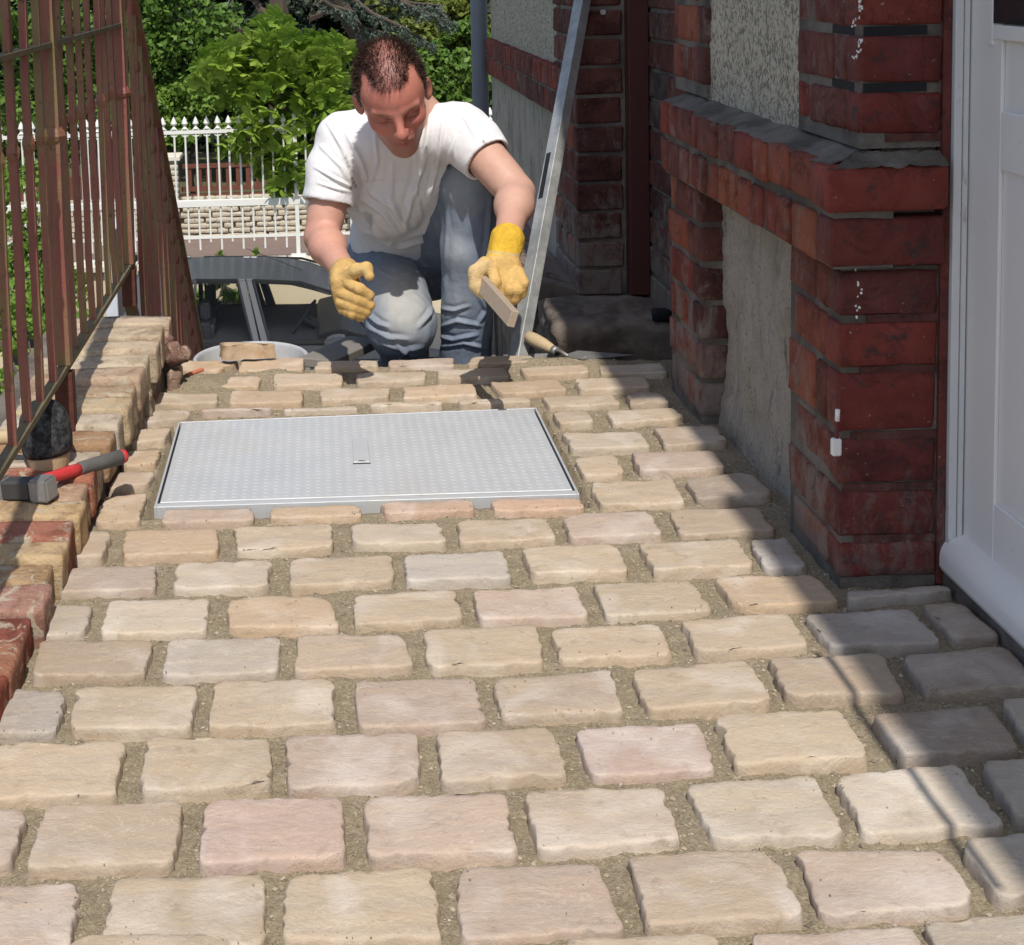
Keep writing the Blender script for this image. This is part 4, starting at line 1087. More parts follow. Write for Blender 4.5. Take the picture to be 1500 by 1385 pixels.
# ================================================================== vegetation
def leafmat(name, a, b, tr=.3, rough=.55):
    k = NM(name); o = k.n('ShaderNodeNewGeometry'); v = k.coord('Object')
    c = k.mix(o.outputs['Random Per Island'], a, b)
    c = k.mix(k.ramp(k.noise(v, 1.1, 3), [(.3, .0), (.7, .35)]), c, tuple(x*.6 for x in a))
    k.fin(c, rough, spec=.35)
    t = k.n('ShaderNodeBsdfTranslucent'); k.put(k.mix(.5, c, (.55, .75, .12), 'MULTIPLY') if False else c, t.inputs[0])
    ms = k.n('ShaderNodeMixShader'); ms.inputs[0].default_value = tr
    k.put(k.b.outputs[0], ms.inputs[1]); k.put(t.outputs[0], ms.inputs[2]); k.put(ms.outputs[0], k.t.nodes['Material Output'].inputs[0]); return k.m
def foliage(clumps, per, size, seed, asp=.55, droop=0., hang=None):
    """clumps = (centre, radii): leaf-sized folded faces on and in the clumps"""
    r = np.random.default_rng(seed); Vs = []; 
    n = len(clumps)*per
    cen = np.repeat(np.array([c for c, _ in clumps]), per, 0); rad = np.repeat(np.array([q for _, q in clumps]), per, 0)
    d = r.normal(size=(n, 3)); d /= np.linalg.norm(d, axis=1)[:, None]
    p = cen+d*rad*(r.random(n)**.45)[:, None]
    nrm = d*.55+r.normal(size=(n, 3))*.6+np.array([0, -.25, .35]); nrm /= np.linalg.norm(nrm, axis=1)[:, None]
    t = np.cross(nrm, r.normal(size=(n, 3))+np.array([0, 0, -droop])); t /= np.linalg.norm(t, axis=1)[:, None]
    if droop: 
        t = t*.5+np.array([0, 0, -droop]); t -= nrm*np.sum(t*nrm, 1)[:, None]; t /= np.linalg.norm(t, axis=1)[:, None]
    b = np.cross(nrm, t); s = size*(.6+.8*r.random(n))[:, None]
    v0 = p-t*s*.5; v1 = p+b*s*asp*.5-nrm*s*.08; v2 = p+t*s*.5-nrm*s*.15; v3 = p-b*s*asp*.5-nrm*s*.08
    V = np.stack([v0, v1, v2, v3], 1).reshape(-1, 3)
    me = bpy.data.meshes.new('foliage'); me.vertices.add(4*n); me.vertices.foreach_set('co', V.ravel())
    me.loops.add(4*n); me.loops.foreach_set('vertex_index', np.arange(4*n)); me.polygons.add(n)
    me.polygons.foreach_set('loop_start', np.arange(0, 4*n, 4)); me.update(); me.validate(); return me
def leafy(name, label, cat, spec, trunk, mat, seed, group=None, per=60, size=.12, asp=.55, droop=0., nb=6):
    """spec = list of (x px, y px, Y, rx, rz m, n clumps)"""
    rr = random.Random(seed); cl = []
    for (x, y, Y, rx, rz, n_) in spec:
        c0 = AY(x, y, Y)
        for _ in range(n_):
            a_ = rr.uniform(0, 6.28); u = math.sqrt(rr.random()); q = c0+Vector((math.cos(a_)*u*rx, rr.uniform(-.55, .4)*rx, math.sin(a_)*u*rz)); s = rr.uniform(.16, .34)*min(1.6, (rx+rz)/1.6)
            cl.append((tuple(q), (s, s, s*.75)))
    base = Vector((trunk[0], trunk[1], GZ)); o = thing(name, label, cat, base, group)
    fo = link('foliage', foliage(cl, per, size, seed, asp, droop), mat, o); fo['kind'] = 'stuff'
    tb = MB(); top = Vector((trunk[0]+rr.uniform(-.2, .2), trunk[1], trunk[2])); r0 = trunk[3]
    tb.tube([base, base.lerp(top, .35)+Vector((rr.uniform(-.1, .1), 0, 0)), base.lerp(top, .7), top], [r0, r0*.8, r0*.55, r0*.2], 9)
    for i in range(nb):
        s_ = base.lerp(top, rr.uniform(.3, .95)); e_ = Vector(cl[rr.randrange(len(cl))][0]); tb.tube([s_, s_.lerp(e_, .5)+Vector((0, 0, .15)), e_], [r0*.35, r0*.22, r0*.08], 6)
    tb.build('trunk', M['bark'], o); return o, cl
M['bark'] = simple('bark', (.085, .065, .05), .95, bs=9, var=.4, bstr=.8)
L1 = leafmat('bright_leaf', (.12, .22, .025), (.22, .34, .05), .35)
L2 = leafmat('mid_leaf', (.075, .16, .022), (.17, .28, .045), .33)
L3 = leafmat('dark_needle', (.010, .020, .010), (.028, .045, .018), .08)
L4 = leafmat('blue_needle', (.06, .085, .062), (.15, .19, .145), .1)
L5 = leafmat('yellow_leaf', (.10, .15, .022), (.23, .25, .045), .3)
L6 = leafmat('hedge_leaf', (.03, .07, .02), (.07, .13, .03), .2)
# dark evergreens right at the back
leafy('dark_evergreen', 'tall near-black evergreen behind the chestnut, left of the man\'s head', 'tree',
      [(330, -60, 29, 2.6, 2.6, 90), (430, 60, 29.5, 2.8, 2.2, 110), (560, -40, 29, 2.4, 2.4, 80), (470, 160, 30, 2.4, 1.4, 60)], (-.75, 27.2, 4.5, .28), L3, 401, per=110, size=.20, nb=14)
leafy('dark_conifer', 'dark conifer filling the gap directly behind the man\'s head', 'tree',
      [(540, 90, 26, 1.5, 1.7, 70), (600, 150, 26, 1.2, 1.2, 40)], (1.4, 27., 3.5, .2), L3, 402, per=100, size=.16, nb=8)
hz = thing('clipped_hedge', 'long dark green hedge closing the view behind all the trees', 'hedge', (0, 34, GZ))
cl = [((random.uniform(-12, 9), random.uniform(33.5, 34.6), random.uniform(GZ, 4.6)), (.7, .5, .6)) for _ in range(420)]
tag(link('foliage', foliage(cl, 60, .26, 77), L6, hz), kind='stuff')
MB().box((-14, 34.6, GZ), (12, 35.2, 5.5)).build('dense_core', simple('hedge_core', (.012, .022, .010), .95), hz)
leafy('leafy_shrub', 'mid green shrub between the dark railing and the chestnut tree', 'shrub', [(255, 60, 24, .95, 1.5, 60), (215, 120, 24, .6, 1.2, 30)], (-2.6, 24.3, .6, .08), L2, 411, 'shrubs beyond the road', 90, .12)
leafy('leafy_shrub', 'low bright green shrub just above the left part of the white fence', 'shrub', [(290, 165, 23.4, .75, .55, 34), (240, 190, 23.4, .5, .4, 18)], (-2.1, 23.6, -1., .06), L1, 412, 'shrubs beyond the road', 90, .11)
leafy('leafy_shrub', 'shaded green shrub seen through the upper bars of the railing', 'shrub', [(60, 60, 23, 1.5, 1.6, 60), (130, 140, 23, .9, 1., 30), (10, 200, 23, .9, .9, 30)], (-4.2, 23.4, .6, .08), L2, 413, 'shrubs beyond the road', 80, .13)
leafy('leafy_shrub', 'yellow-green shrub between the man\'s head and the grey drainpipe, upper one', 'shrub', [(655, 40, 23.5, .85, .7, 36), (620, 10, 23.7, .8, .6, 24), (690, 20, 23.5, .6, .6, 14)], (2.2, 24, .3, .08), L5, 414, 'shrubs beyond the road', 90, .11)
leafy('leafy_shrub', 'lower green shrub between the man\'s shoulder and the grey drainpipe', 'shrub', [(660, 115, 22.8, .7, .55, 34), (680, 60, 23, .5, .4, 14), (640, 165, 22.8, .6, .4, 16)], (2.3, 23.2, -.6, .07), L2, 415, 'shrubs beyond the road', 90, .11)
# blue cedar sprays
cd = thing('blue_cedar', 'drooping grey-blue cedar boughs above the man\'s head', 'tree', (1.2, 21, GZ))
rr = random.Random(8); sb = MB(); cl = []
for (pts) in ([(470, -60), (560, -10), (610, 12), (662, 32)], [(480, -30), (545, 20), (590, 40), (632, 66)], [(500, -50), (600, 5), (640, 8), (655, 30)], [(470, 0), (530, 40), (560, 48), (600, 58)], [(455, -20), (490, 10), (520, 18)]):
    P = [AY(x, y, 20+rr.uniform(-.4, .4)) for x, y in pts]; sb.tube(P, [.05, .03, .018, .006][:len(P)], 6)
    for i in range(len(P)-1):
        for t in np.linspace(0, 1, 12):
            q = P[i].lerp(P[i+1], t); L_ = rr.uniform(.05, .22)
            for s in range(2):
                e = q+Vector((rr.uniform(-.08, .12), rr.uniform(-.1, .1), -L_)); cl.append((tuple(q.lerp(e, .5)), (.035, .04, L_*.6)))
sb.tube([Vector((.9, 21, GZ)), Vector((.8, 21, -.5)), AY(460, -60, 20.4)], [.2, .16, .08], 9)
sb.build('bough', M['bark'], cd)
tag(link('needles', foliage(cl, 34, .055, 55, .3, .6), L4, cd), kind='stuff')

# chestnut: large compound leaves, each an object
def chestnut_leaf(seed):
    rr = random.Random(seed); v = []; f = []; n = rr.choice((5, 6, 7))
    for i in range(n):
        an = math.radians(-105+210*i/(n-1)); L_ = .135*(1-.32*abs(i-(n-1)/2)/((n-1)/2)); 
        L_ *= 1.35; d = Vector((math.sin(an), math.cos(an)*.92, 0)); pz = Vector((-d.y, d.x, 0)); b = len(v); dr = rr.uniform(.25, .6)
        for t, w in ((0, .003), (.35, .023), (.68, .042), (.86, .030), (1, .0)):
            c = d*L_*t-Vector((0, 0, 1))*L_*dr*t*t
            if w in (.0,): v.append(tuple(c))
            else: v += [tuple(c-pz*w+Vector((0, 0, -.006))), tuple(c+Vector((0, 0, .003))), tuple(c+pz*w+Vector((0, 0, -.006)))]
        for k in range(3):
            a = b+3*k; f += [(a, a+1, a+4, a+3), (a+1, a+2, a+5, a+4)]
        a = b+9; f += [(a, a+1, a+3), (a+1, a+2, a+3)]
    return mesh('leaf', v, f)
kL = NM('chestnut_leaf'); oi = kL.obj()
cL = kL.mix(oi.outputs['Random'], (.17, .28, .03), (.34, .46, .075)); kL.fin(cL, .5, spec=.4)
tL = kL.n('ShaderNodeBsdfTranslucent'); kL.put(cL, tL.inputs[0]); mL = kL.n('ShaderNodeMixShader'); mL.inputs[0].default_value = .38
kL.put(kL.b.outputs[0], mL.inputs[1]); kL.put(tL.outputs[0], mL.inputs[2]); kL.put(mL.outputs[0], kL.t.nodes['Material Output'].inputs[0])
CHY = 15.15
chs = thing('chestnut_tree', 'young chestnut tree with large bright green leaves hanging in front of the white fence', 'tree', (.55, CHY, GZ))
lv = [chestnut_leaf(i) for i in range(6)]
for l_ in lv: l_.materials.append(kL.m)
# measured clumps of the crown: x, y, rx, ry in pixels
CL = [(397, 40, 26, 24), (370, 75, 38, 30), (420, 85, 36, 34), (345, 120, 36, 34), (320, 90, 18, 22), (400, 140, 46, 40), (450, 120, 34, 34), (475, 75, 30, 30), (490, 110, 26, 40),
      (430, 190, 46, 36), (380, 190, 30, 24), (470, 180, 36, 40), (400, 235, 34, 26), (440, 240, 44, 30), (345, 215, 22, 14), (412, 272, 13, 20), (490, 160, 18, 36), (455, 262, 20, 14), (300, 115, 22, 20), (385, 110, 36, 36)]
rr = random.Random(12); cand = []
for _ in range(620):
    c = CL[rr.randrange(len(CL))]; a_ = rr.uniform(0, 6.28); u = rr.random()**.55
    Y = CHY+rr.uniform(-.38, .65); cand.append((Y, c[0]+math.cos(a_)*u*c[2], c[1]+math.sin(a_)*u*c[3]))
cand.sort(); leaves_b = MB(); twigs = MB()
for i, (Y, x, y) in enumerate(cand):
    p = AY(x, y, Y); rt_ = Euler((rr.uniform(.2, 1.45), rr.uniform(-.7, .7), rr.uniform(-1.1, 1.1)+math.pi)); s_ = rr.uniform(.75, 1.15)
    if i < 290:
        o = link('leaf', lv[i % 6], None, chs, p, rot=rt_, scale=(s_, s_, s_))
    else:
        me_ = lv[i % 6]; R_ = rt_.to_matrix(); b_ = [tuple(p+R_@(v_.co*s_)) for v_ in me_.vertices]; leaves_b.add(b_, [tuple(q.vertices) for q in me_.polygons])
    if i % 4 == 0: twigs.tube([p, p+Vector((rr.uniform(-.05, .05), .12, -.10))], [.003, .006], 4, cap=False)
tag(leaves_b.build('leaves', kL.m, chs), kind='stuff')
for _ in range(10):
    c = CL[rr.randrange(len(CL))]; e = AY(c[0], c[1], CHY+.2); s_ = Vector((.50, CHY+.3, rr.uniform(-2.2, -.4))); twigs.tube([s_, s_.lerp(e, .5)+Vector((0, 0, .12)), e], [.03, .02, .007], 6)
twigs.tube([(.55, CHY+.3, GZ), (.52, CHY+.3, -2), (.50, CHY+.3, -.3)], [.09, .075, .04], 9)
twigs.build('trunk', M['bark'], chs)
# shrubs between car and wall
for nm, lab, sp, sd in (('young_shrub', 'young shrub with fresh leaves seen through the rear car window', [(318, 440, 14.76, .26, .32, 16), (300, 480, 14.76, .2, .3, 9), (345, 450, 14.76, .2, .3, 9)], 421),
                        ('young_shrub', 'thin leafy shoot rising above the rear part of the car roof', [(323, 372, 14.7, .03, .09, 3)], 422),
                        ('young_shrub', 'thin leafy shoot rising above the car roof just right of the window pillar', [(375, 378, 14.7, .04, .09, 3), (381, 432, 14.7, .09, .22, 5)], 423),
                        ('young_shrub', 'leafy green bush at the foot of the cream wall, seen through the left railing bars', [(35, 330, 14.2, .35, .9, 26), (60, 420, 14.2, .4, .5, 16), (10, 450, 14, .4, .4, 12)], 424)):
    c0 = AY(sp[0][0], sp[0][1], sp[0][2]); leafy(nm, lab, 'shrub', sp, (c0.x, sp[0][2], c0.z, .012), L1, sd, 'shrubs along the garden wall', 60 if sd not in (422, 423) else 7, .09, .5, nb=3)
gt = thing('grass_tuft', 'tuft of long narrow leaves seen through the front car window', 'plant', AY(410, 480, 14.7)); gb = MB()
for i in range(16):
    b_ = AY(412, 520, 14.7); a_ = rr.uniform(-1.0, 1.0); L_ = rr.uniform(.35, .6); e_ = b_+Vector((math.sin(a_)*L_, rr.uniform(-.05, .05), math.cos(a_)*L_)); m__ = b_.lerp(e_, .55)+Vector((0, 0, .07)); w_ = Vector((.010, 0, 0))
    gb.add([b_-w_, b_+w_, m__+w_, m__-w_, e_], [(0, 1, 2, 3), (3, 2, 4)])
gb.build('blades', L5, gt)
# bench-height garden greenery left behind the railing
leafy('garden_bush', 'bushy sunlit greenery low down behind the railing at the left edge', 'shrub', [(12, 600, 9.5, .5, .35, 20), (80, 490, 10.5, .4, .3, 12), (5, 660, 8.5, .3, .3, 14), (10, 450, 11.5, .5, .35, 16)], (-1.6, 7.8, -1.5, .05), L1, 431, None, 70, .06)

# rain barrel in the garden, seen between the railing bars
bc_ = AY(42, 582, 14.2); bc_.z = GZ
br_ = thing('rain_barrel', 'dark grey rain barrel standing in the garden behind the railing bars', 'barrel', bc_)
lathe(MB(), [(0, 0), (.15, 0), (.18, .12), (.195, .36), (.18, .60), (.155, .72), (0, .72)], bc_, 28).build('body', simple('barrel_plastic', (.06, .065, .068), .5, bs=6), br_, smooth=True)
lathe(MB(), [(0, .722), (.165, .722), (.165, .75), (0, .765)], bc_, 28).build('lid', bpy.data.materials['barrel_plastic'], br_)
# ================================================================== the man: bodies as distance fields, skinned with surface nets
class Field:
    def __init__(s, lo, hi, h):
        s.lo = np.array(lo, float); s.h = h; s.n = np.ceil((np.array(hi)-s.lo)/h).astype(int)+1
        s.D = np.full(s.n, .2, np.float32)
    def blk(s, lo, hi):
        a = np.clip(np.floor((np.array(lo)-s.lo)/s.h).astype(int), 0, s.n); b = np.clip(np.ceil((np.array(hi)-s.lo)/s.h).astype(int)+1, 0, s.n)
        sl = tuple(slice(a[i], b[i]) for i in range(3))
        g = [(s.lo[i]+s.h*np.arange(a[i], b[i])).astype(np.float32) for i in range(3)]
        return sl, g[0][:, None, None], g[1][None, :, None], g[2][None, None, :]
    def comb(s, sl, d, k, op):
        o = s.D[sl]
        if op == 'add':
            if k > 0:
                h = np.maximum(k-np.abs(o-d), 0)/k; s.D[sl] = np.minimum(o, d)-h*h*k*.25
            else: s.D[sl] = np.minimum(o, d)
        else:
            d = -d
            if k > 0:
                h = np.maximum(k-np.abs(o-d), 0)/k; s.D[sl] = np.maximum(o, d)+h*h*k*.25
            else: s.D[sl] = np.maximum(o, d)
    def cap(s, a, b, ra, rb=None, k=.02, sx=1., op='add'):
        a, b = np.array(a, float), np.array(b, float); rb = ra if rb is None else rb; R = max(ra, rb)*max(1, sx)+k+.012
        sl, X, Y, Z = s.blk(np.minimum(a, b)-R, np.maximum(a, b)+R)
        if 0 in s.D[sl].shape: return s
        ax, bx = a[0]/sx, b[0]/sx; X = X/sx; ba = np.array([bx-ax, b[1]-a[1], b[2]-a[2]]); q = float(ba@ba)+1e-12
        px, py, pz = X-ax, Y-a[1], Z-a[2]
        t = np.clip((px*ba[0]+py*ba[1]+pz*ba[2])/q, 0, 1)
        d = np.sqrt((px-t*ba[0])**2+(py-t*ba[1])**2+(pz-t*ba[2])**2)-(ra+(rb-ra)*t)
        s.comb(sl, d.astype(np.float32), k, op); return s
    def ell(s, c, r, rot=None, k=.02, op='add'):
        c = np.array(c, float); r = np.array(r if hasattr(r, '__len__') else (r, r, r), float); R = r.max()+k+.012
        sl, X, Y, Z = s.blk(c-R, c+R)
        if 0 in s.D[sl].shape: return s
        p = [X-c[0], Y-c[1], Z-c[2]]
        if rot is not None:
            m_ = np.array(rot.transposed()); p = [m_[i, 0]*p[0]+m_[i, 1]*p[1]+m_[i, 2]*p[2] for i in range(3)]
        k0 = np.sqrt((p[0]/r[0])**2+(p[1]/r[1])**2+(p[2]/r[2])**2); k1 = np.sqrt((p[0]/r[0]**2)**2+(p[1]/r[1]**2)**2+(p[2]/r[2]**2)**2)+1e-9
        s.comb(sl, (k0*(k0-1)/k1).astype(np.float32), k, op); return s
    def chain(s, pts, rs, k=.01, op='add'):
        for i in range(len(pts)-1): s.cap(pts[i], pts[i+1], rs[i], rs[i+1], k, op=op)
        return s
    def cut(s, c, n_, R, k=.0):
        """keep the side n_ points away from, within R of c"""
        c = np.array(c); n_ = np.array(n_)/np.linalg.norm(n_); sl, X, Y, Z = s.blk(c-R, c+R)
        d = (X-c[0])*n_[0]+(Y-c[1])*n_[1]+(Z-c[2])*n_[2]; s.comb(sl, -d.astype(np.float32), k, 'sub'); return s
    def net(s):
        D = s.D; inside = D < 0; c8 = [inside[i:D.shape[0]-1+i, j:D.shape[1]-1+j, l:D.shape[2]-1+l] for i in (0, 1) for j in (0, 1) for l in (0, 1)]
        cnt = sum(c.astype(np.int8) for c in c8); act = (cnt > 0) & (cnt < 8); idx = np.full(act.shape, -1, np.int64); ijk = np.argwhere(act)
        idx[act] = np.arange(len(ijk)); P = np.zeros((len(ijk), 3)); Wt = np.zeros(len(ijk)); I, J, L = ijk.T
        cor = [(i, j, l) for i in (0, 1) for j in (0, 1) for l in (0, 1)]; val = {c: D[I+c[0], J+c[1], L+c[2]].astype(float) for c in cor}
        for a_ in cor:
            for ax in range(3):
                if a_[ax] == 0:
                    b_ = list(a_); b_[ax] = 1; b_ = tuple(b_); va_, vb_ = val[a_], val[b_]; m_ = (va_ < 0) != (vb_ < 0)
                    t = np.where(m_, va_/(va_-vb_+1e-20), 0); pt = np.array(a_, float)[None, :].repeat(len(t), 0); pt[:, ax] = t
                    P[m_] += pt[m_]; Wt[m_] += 1
        V = s.lo+(ijk+P/Wt[:, None])*s.h; Q = []
        for ax in range(3):
            o = [(1, 2), (2, 0), (0, 1)][ax]; n0 = list(D.shape); sA = [slice(None)]*3; sB = [slice(None)]*3
            sA[ax] = slice(0, -1); sB[ax] = slice(1, None)
            for t in o: sA[t] = slice(1, -1); sB[t] = slice(1, -1)
            A_, B_ = inside[tuple(sA)], inside[tuple(sB)]; e = np.argwhere(A_ != B_); sg = A_[A_ != B_]
            for t in o: e[:, t] += 1
            def at(d0, d1):
                q = e.copy(); q[:, o[0]] -= d0; q[:, o[1]] -= d1; return idx[q[:, 0], q[:, 1], q[:, 2]]
            q = np.stack([at(0, 0), at(1, 0), at(1, 1), at(0, 1)], 1); q[~sg] = q[~sg][:, ::-1]; Q.append(q)
        return V, np.concatenate(Q)
def smooth_verts(V, Q, it=2, lam=.5):
    n = len(V)
    E_ = np.concatenate([Q[:, [i, (i+1) % 4]] for i in range(4)]); a_, b_ = E_[:, 0], E_[:, 1]
    deg = np.bincount(a_, minlength=n)+np.bincount(b_, minlength=n)
    for _ in range(it):
        S = np.stack([np.bincount(a_, V[b_, k], n)+np.bincount(b_, V[a_, k], n) for k in range(3)], 1); V = V+lam*(S/np.maximum(deg, 1)[:, None]-V)
    return V
def normals(V, Q):
    fn = np.cross(V[Q[:, 2]]-V[Q[:, 0]], V[Q[:, 3]]-V[Q[:, 1]]); N = np.zeros_like(V)
    for k in range(4): 
        for c in range(3): N[:, c] += np.bincount(Q[:, k], fn[:, c], len(V))
    return N/(np.linalg.norm(N, axis=1)[:, None]+1e-12)
def folds(V, N, FL, front=True):
    """FL = list of (px polyline, width m, amplitude m): creases drawn on the side turned to the camera"""
    P2 = np.stack([V[:, 0]/V[:, 1], (V[:, 2]-CH)/V[:, 1]], 1)*3.3; out = V.copy()
    fr = np.clip(-N[:, 1]*1.6+.15, 0, 1)
    for pl_, wd_, am in FL:
        wd_ = wd_*.8
        pts_ = []
        for x, y in pl_: q = AY(x, y, 3.3); pts_.append((q.x, q.z-CH))
        best = np.full(len(V), 9.); tt = np.zeros(len(V)); Ls = len(pts_)-1
        for i in range(Ls):
            a_, b_ = np.array(pts_[i]), np.array(pts_[i+1]); ba = b_-a_; t = np.clip(((P2-a_)@ba)/(ba@ba), 0, 1); d = np.linalg.norm(P2-a_-t[:, None]*ba, axis=1)
            m_ = d < best; best[m_] = d[m_]; tt[m_] = (i+t[m_])/Ls
        prof = np.exp(-(best/wd_)**2)*np.sin(np.pi*np.clip(tt*.9+.08, 0, 1))**.6
        side_ = np.exp(-((best-wd_*2.0)/wd_)**2)*.45*np.sin(np.pi*np.clip(tt, 0, 1))
        out += N*((prof-side_)*am*fr)[:, None]
    return out
def npmesh(name, V, Q, origin, cols=None):
    me = bpy.data.meshes.new(name); n, m_ = len(V), len(Q); me.vertices.add(n); me.vertices.foreach_set('co', (V-np.array(origin)).astype(np.float32).ravel())
    me.loops.add(4*m_); me.loops.foreach_set('vertex_index', Q.astype(np.int32).ravel()); me.polygons.add(m_); me.polygons.foreach_set('loop_start', np.arange(0, 4*m_, 4, dtype=np.int32))
    me.update(); me.validate()
    if cols is not None:
        at = me.color_attributes.new('tint', 'FLOAT_COLOR', 'POINT'); c4 = np.ones((n, 4), np.float32); c4[:, :3] = cols; at.data.foreach_set('color', c4.ravel())
    return me
def attr_mat(name, rough, spec=.35, bumps=(), sss=0., mottle=(20, .12), **kw):
    k = NM(name); a_ = k.n('ShaderNodeAttribute', attribute_name='tint'); v = k.coord('Object')
    c = k.mix(k.noise(v, mottle[0], 5, .65), k.mix(1., a_.outputs['Color'], (1-mottle[1],)*3, 'MULTIPLY'), k.mix(1., a_.outputs['Color'], (1+mottle[1],)*3, 'MULTIPLY'))
    nrm = None
    for sc, st_, ds in bumps: nrm = k.bump(k.noise(v, sc, 4, .6), st_, ds, nrm)
    m_ = k.fin(c, rough, nrm, spec=spec, **kw)
    if sss: k.b.inputs['Subsurface Weight'].default_value = sss; k.b.inputs['Subsurface Radius'].default_value = (.012, .004, .002); k.b.inputs['Subsurface Scale'].default_value = .5
    return m_
def mixc(c, f, to): return c*(1-f[:, None])+np.array(to)*f[:, None]
def sst(x, a_, b_): t = np.clip((x-a_)/(b_-a_), 0, 1); return t*t*(3-2*t)

man = thing('person', 'man in white t-shirt, faded jeans and yellow gloves crouching at the edge of the paving', 'person', (.22, 3.6, -.15))
HY = 3.19
H0 = AY(576, 143, HY)
RH = (Matrix.Rotation(math.radians(-12), 3, 'Y') @ Matrix.Rotation(math.radians(31), 3, 'X') @ Matrix.Rotation(math.radians(-2), 3, 'Z'))
HS = 1.03
def hp(x, y, z): return H0+RH@(Vector((x, y, z))*HS)
shL, shR = AY(500, 205, 3.42), AY(676, 190, 3.38)
elL, wrL = AY(471, 348, 3.36), AY(506, 402, 3.14)
elR, wrR = AY(757, 283, 3.22), AY(743, 352, 3.03)
neckb = AY(590, 170, 3.42)
chest = AY(592, 235, 3.50); waist = AY(588, 352, 3.72)
hipc = AY(590, 385, 3.80); hipL, hipR = AY(560, 385, 3.76), AY(632, 380, 3.76)
knR, anR = AY(690, 268, 3.42), AY(682, 535, 3.50)
knL = AY(588, 476, 3.40)

# ---- body (skin): head, neck, torso core, arms in one surface
B = Field((-.14, 2.96, .0), (.56, 3.85, .84), .0027)
B.ell(hp(0, .012, .040), (.0715*HS, .094*HS, .084*HS), RH, 0)
B.ell(hp(0, -.025, .035), (.063*HS, .068*HS, .060*HS), RH, .03)
B.ell(hp(0, -.035, -.022), (.0535*HS, .056*HS, .064*HS), RH, .03)
for s in (-1, 1):
    B.cap(hp(s*.046, .0, -.050), hp(s*.016, -.066, -.088), .017, .015, .03)
    B.ell(hp(s*.038, -.060, -.016), (.021, .020, .018), RH, .022)
    B.ell(hp(s*.029, -.087, .009), (.0175, .0145, .0115), RH, .012, 'sub')
    B.ell(hp(s*.031, -.0755, .0085), (.0135, .0115, .0095), RH, .005)
    B.cap(hp(s*.014, -.089, .0255), hp(s*.046, -.076, .027), .0065, .005, .012)
    B.cap(hp(s*.0155, -.0835, .0045), hp(s*.044, -.0745, .004), .0030, .0022, .005)
    B.ell(hp(s*.0105, -.1015, -.0245), (.0062, .0095, .0060), RH, .010); B.ell(hp(s*.0065, -.108, -.0325), (.0032, .004, .003), RH, .002, 'sub')
    e = Matrix.Rotation(s*.35, 3, 'Z')
    B.ell(hp(s*.0775, .008, -.003), (.0070, .0185, .030), RH @ Matrix.Rotation(s*-.55, 3, 'Z'), .006)
    B.ell(hp(s*.0830, .003, .000), (.0060, .011, .018), RH @ Matrix.Rotation(s*-.55, 3, 'Z'), .004, 'sub')
    
B.cap(hp(0, -.0675, -.086), hp(0, -.071, -.094), .017, .015, .02)
B.cap(hp(0, -.088, .020), hp(0, -.110, -.013), .0068, .0100, .014)
B.ell(hp(0, -.112, -.0205), (.0115, .0115, .0100), RH, .008)
B.ell(hp(0, -.074, -.052), (.029, .020, .024), RH, .02)
B.cap(hp(-.020, -.088, -.050), hp(0, -.0965, -.0475), .0034, .0046, .005); B.cap(hp(.020, -.088, -.050), hp(0, -.0965, -.0475), .0034, .0046, .005)
B.cap(hp(-.017, -.087, -.0595), hp(0, -.0945, -.0605), .0036, .0055, .005); B.cap(hp(.017, -.087, -.0595), hp(0, -.0945, -.0605), .0036, .0055, .005)
B.cap(hp(-.024, -.091, -.0543), hp(0, -.101, -.0535), .0013, .0016, .003, op='sub'); B.cap(hp(.024, -.091, -.0543), hp(0, -.101, -.0535), .0013, .0016, .003, op='sub')
B.cap(hp(0, .030, -.035), neckb, .056, .060, .03)
B.cap(shL, shR, .05, .05, .04); B.cap(neckb, waist, .07, .085, .05, 1.2); B.cap(waist, hipc, .085, .08, .04, 1.2)
for sh_, el_, wr_ in ((shL, elL, wrL), (shR, elR, wrR)):
    B.cap(sh_, el_, .047, .038, .03); mid = sh_.lerp(el_, .55); B.cap(sh_.lerp(el_, .35), sh_.lerp(el_, .8), .044, .041, .02)
    B.cap(el_, wr_, .038, .028, .02); fm = el_.lerp(wr_, .28); B.ell(fm+Vector((0, 0, .002)), (.0415, .0415, .0415), None, .03)
V, Q = B.net(); V = smooth_verts(V, Q, 1, .35)
Rn = np.array(RH); Lc = (V-np.array(H0))@Rn/HS       # head-local coordinates
col = np.tile(np.array((.56, .335, .255)), (len(V), 1))
inh = sst(-np.linalg.norm(Lc-np.array((0, 0, 0)), axis=1), -.19, -.13)
col = mixc(col, inh, (.50, .20, .15))
x, y, z = Lc.T
blob = lambda cx, cy, cz, r: np.exp(-((x-cx)**2+(y-cy)**2+(z-cz)**2)/r**2)
front = sst(-y, .0, .04)
col = mixc(col, np.clip(blob(.038, -.07, -.018, .025)+blob(-.038, -.07, -.018, .025)+.8*blob(0, -.112, -.02, .014)+.55*blob(0, -.075, .07, .05), 0, 1)*.6*inh, (.56, .16, .125))
col = mixc(col, np.clip(blob(.03, -.078, .008, .015)+blob(-.03, -.078, .008, .015), 0, 1)*.6*inh, (.26, .085, .075))
stub = inh*front*sst(-z, .030, .055)*(1-np.clip(blob(0, -.095, -.055, .014), 0, 1)); col = mixc(col, stub*.42, (.24, .15, .12))
lip = inh*np.exp(-((z+.0545)/.0065)**2)*np.exp(-(x/.021)**2)*sst(-y, .07, .085); col = mixc(col, lip*.8, (.36, .10, .09))
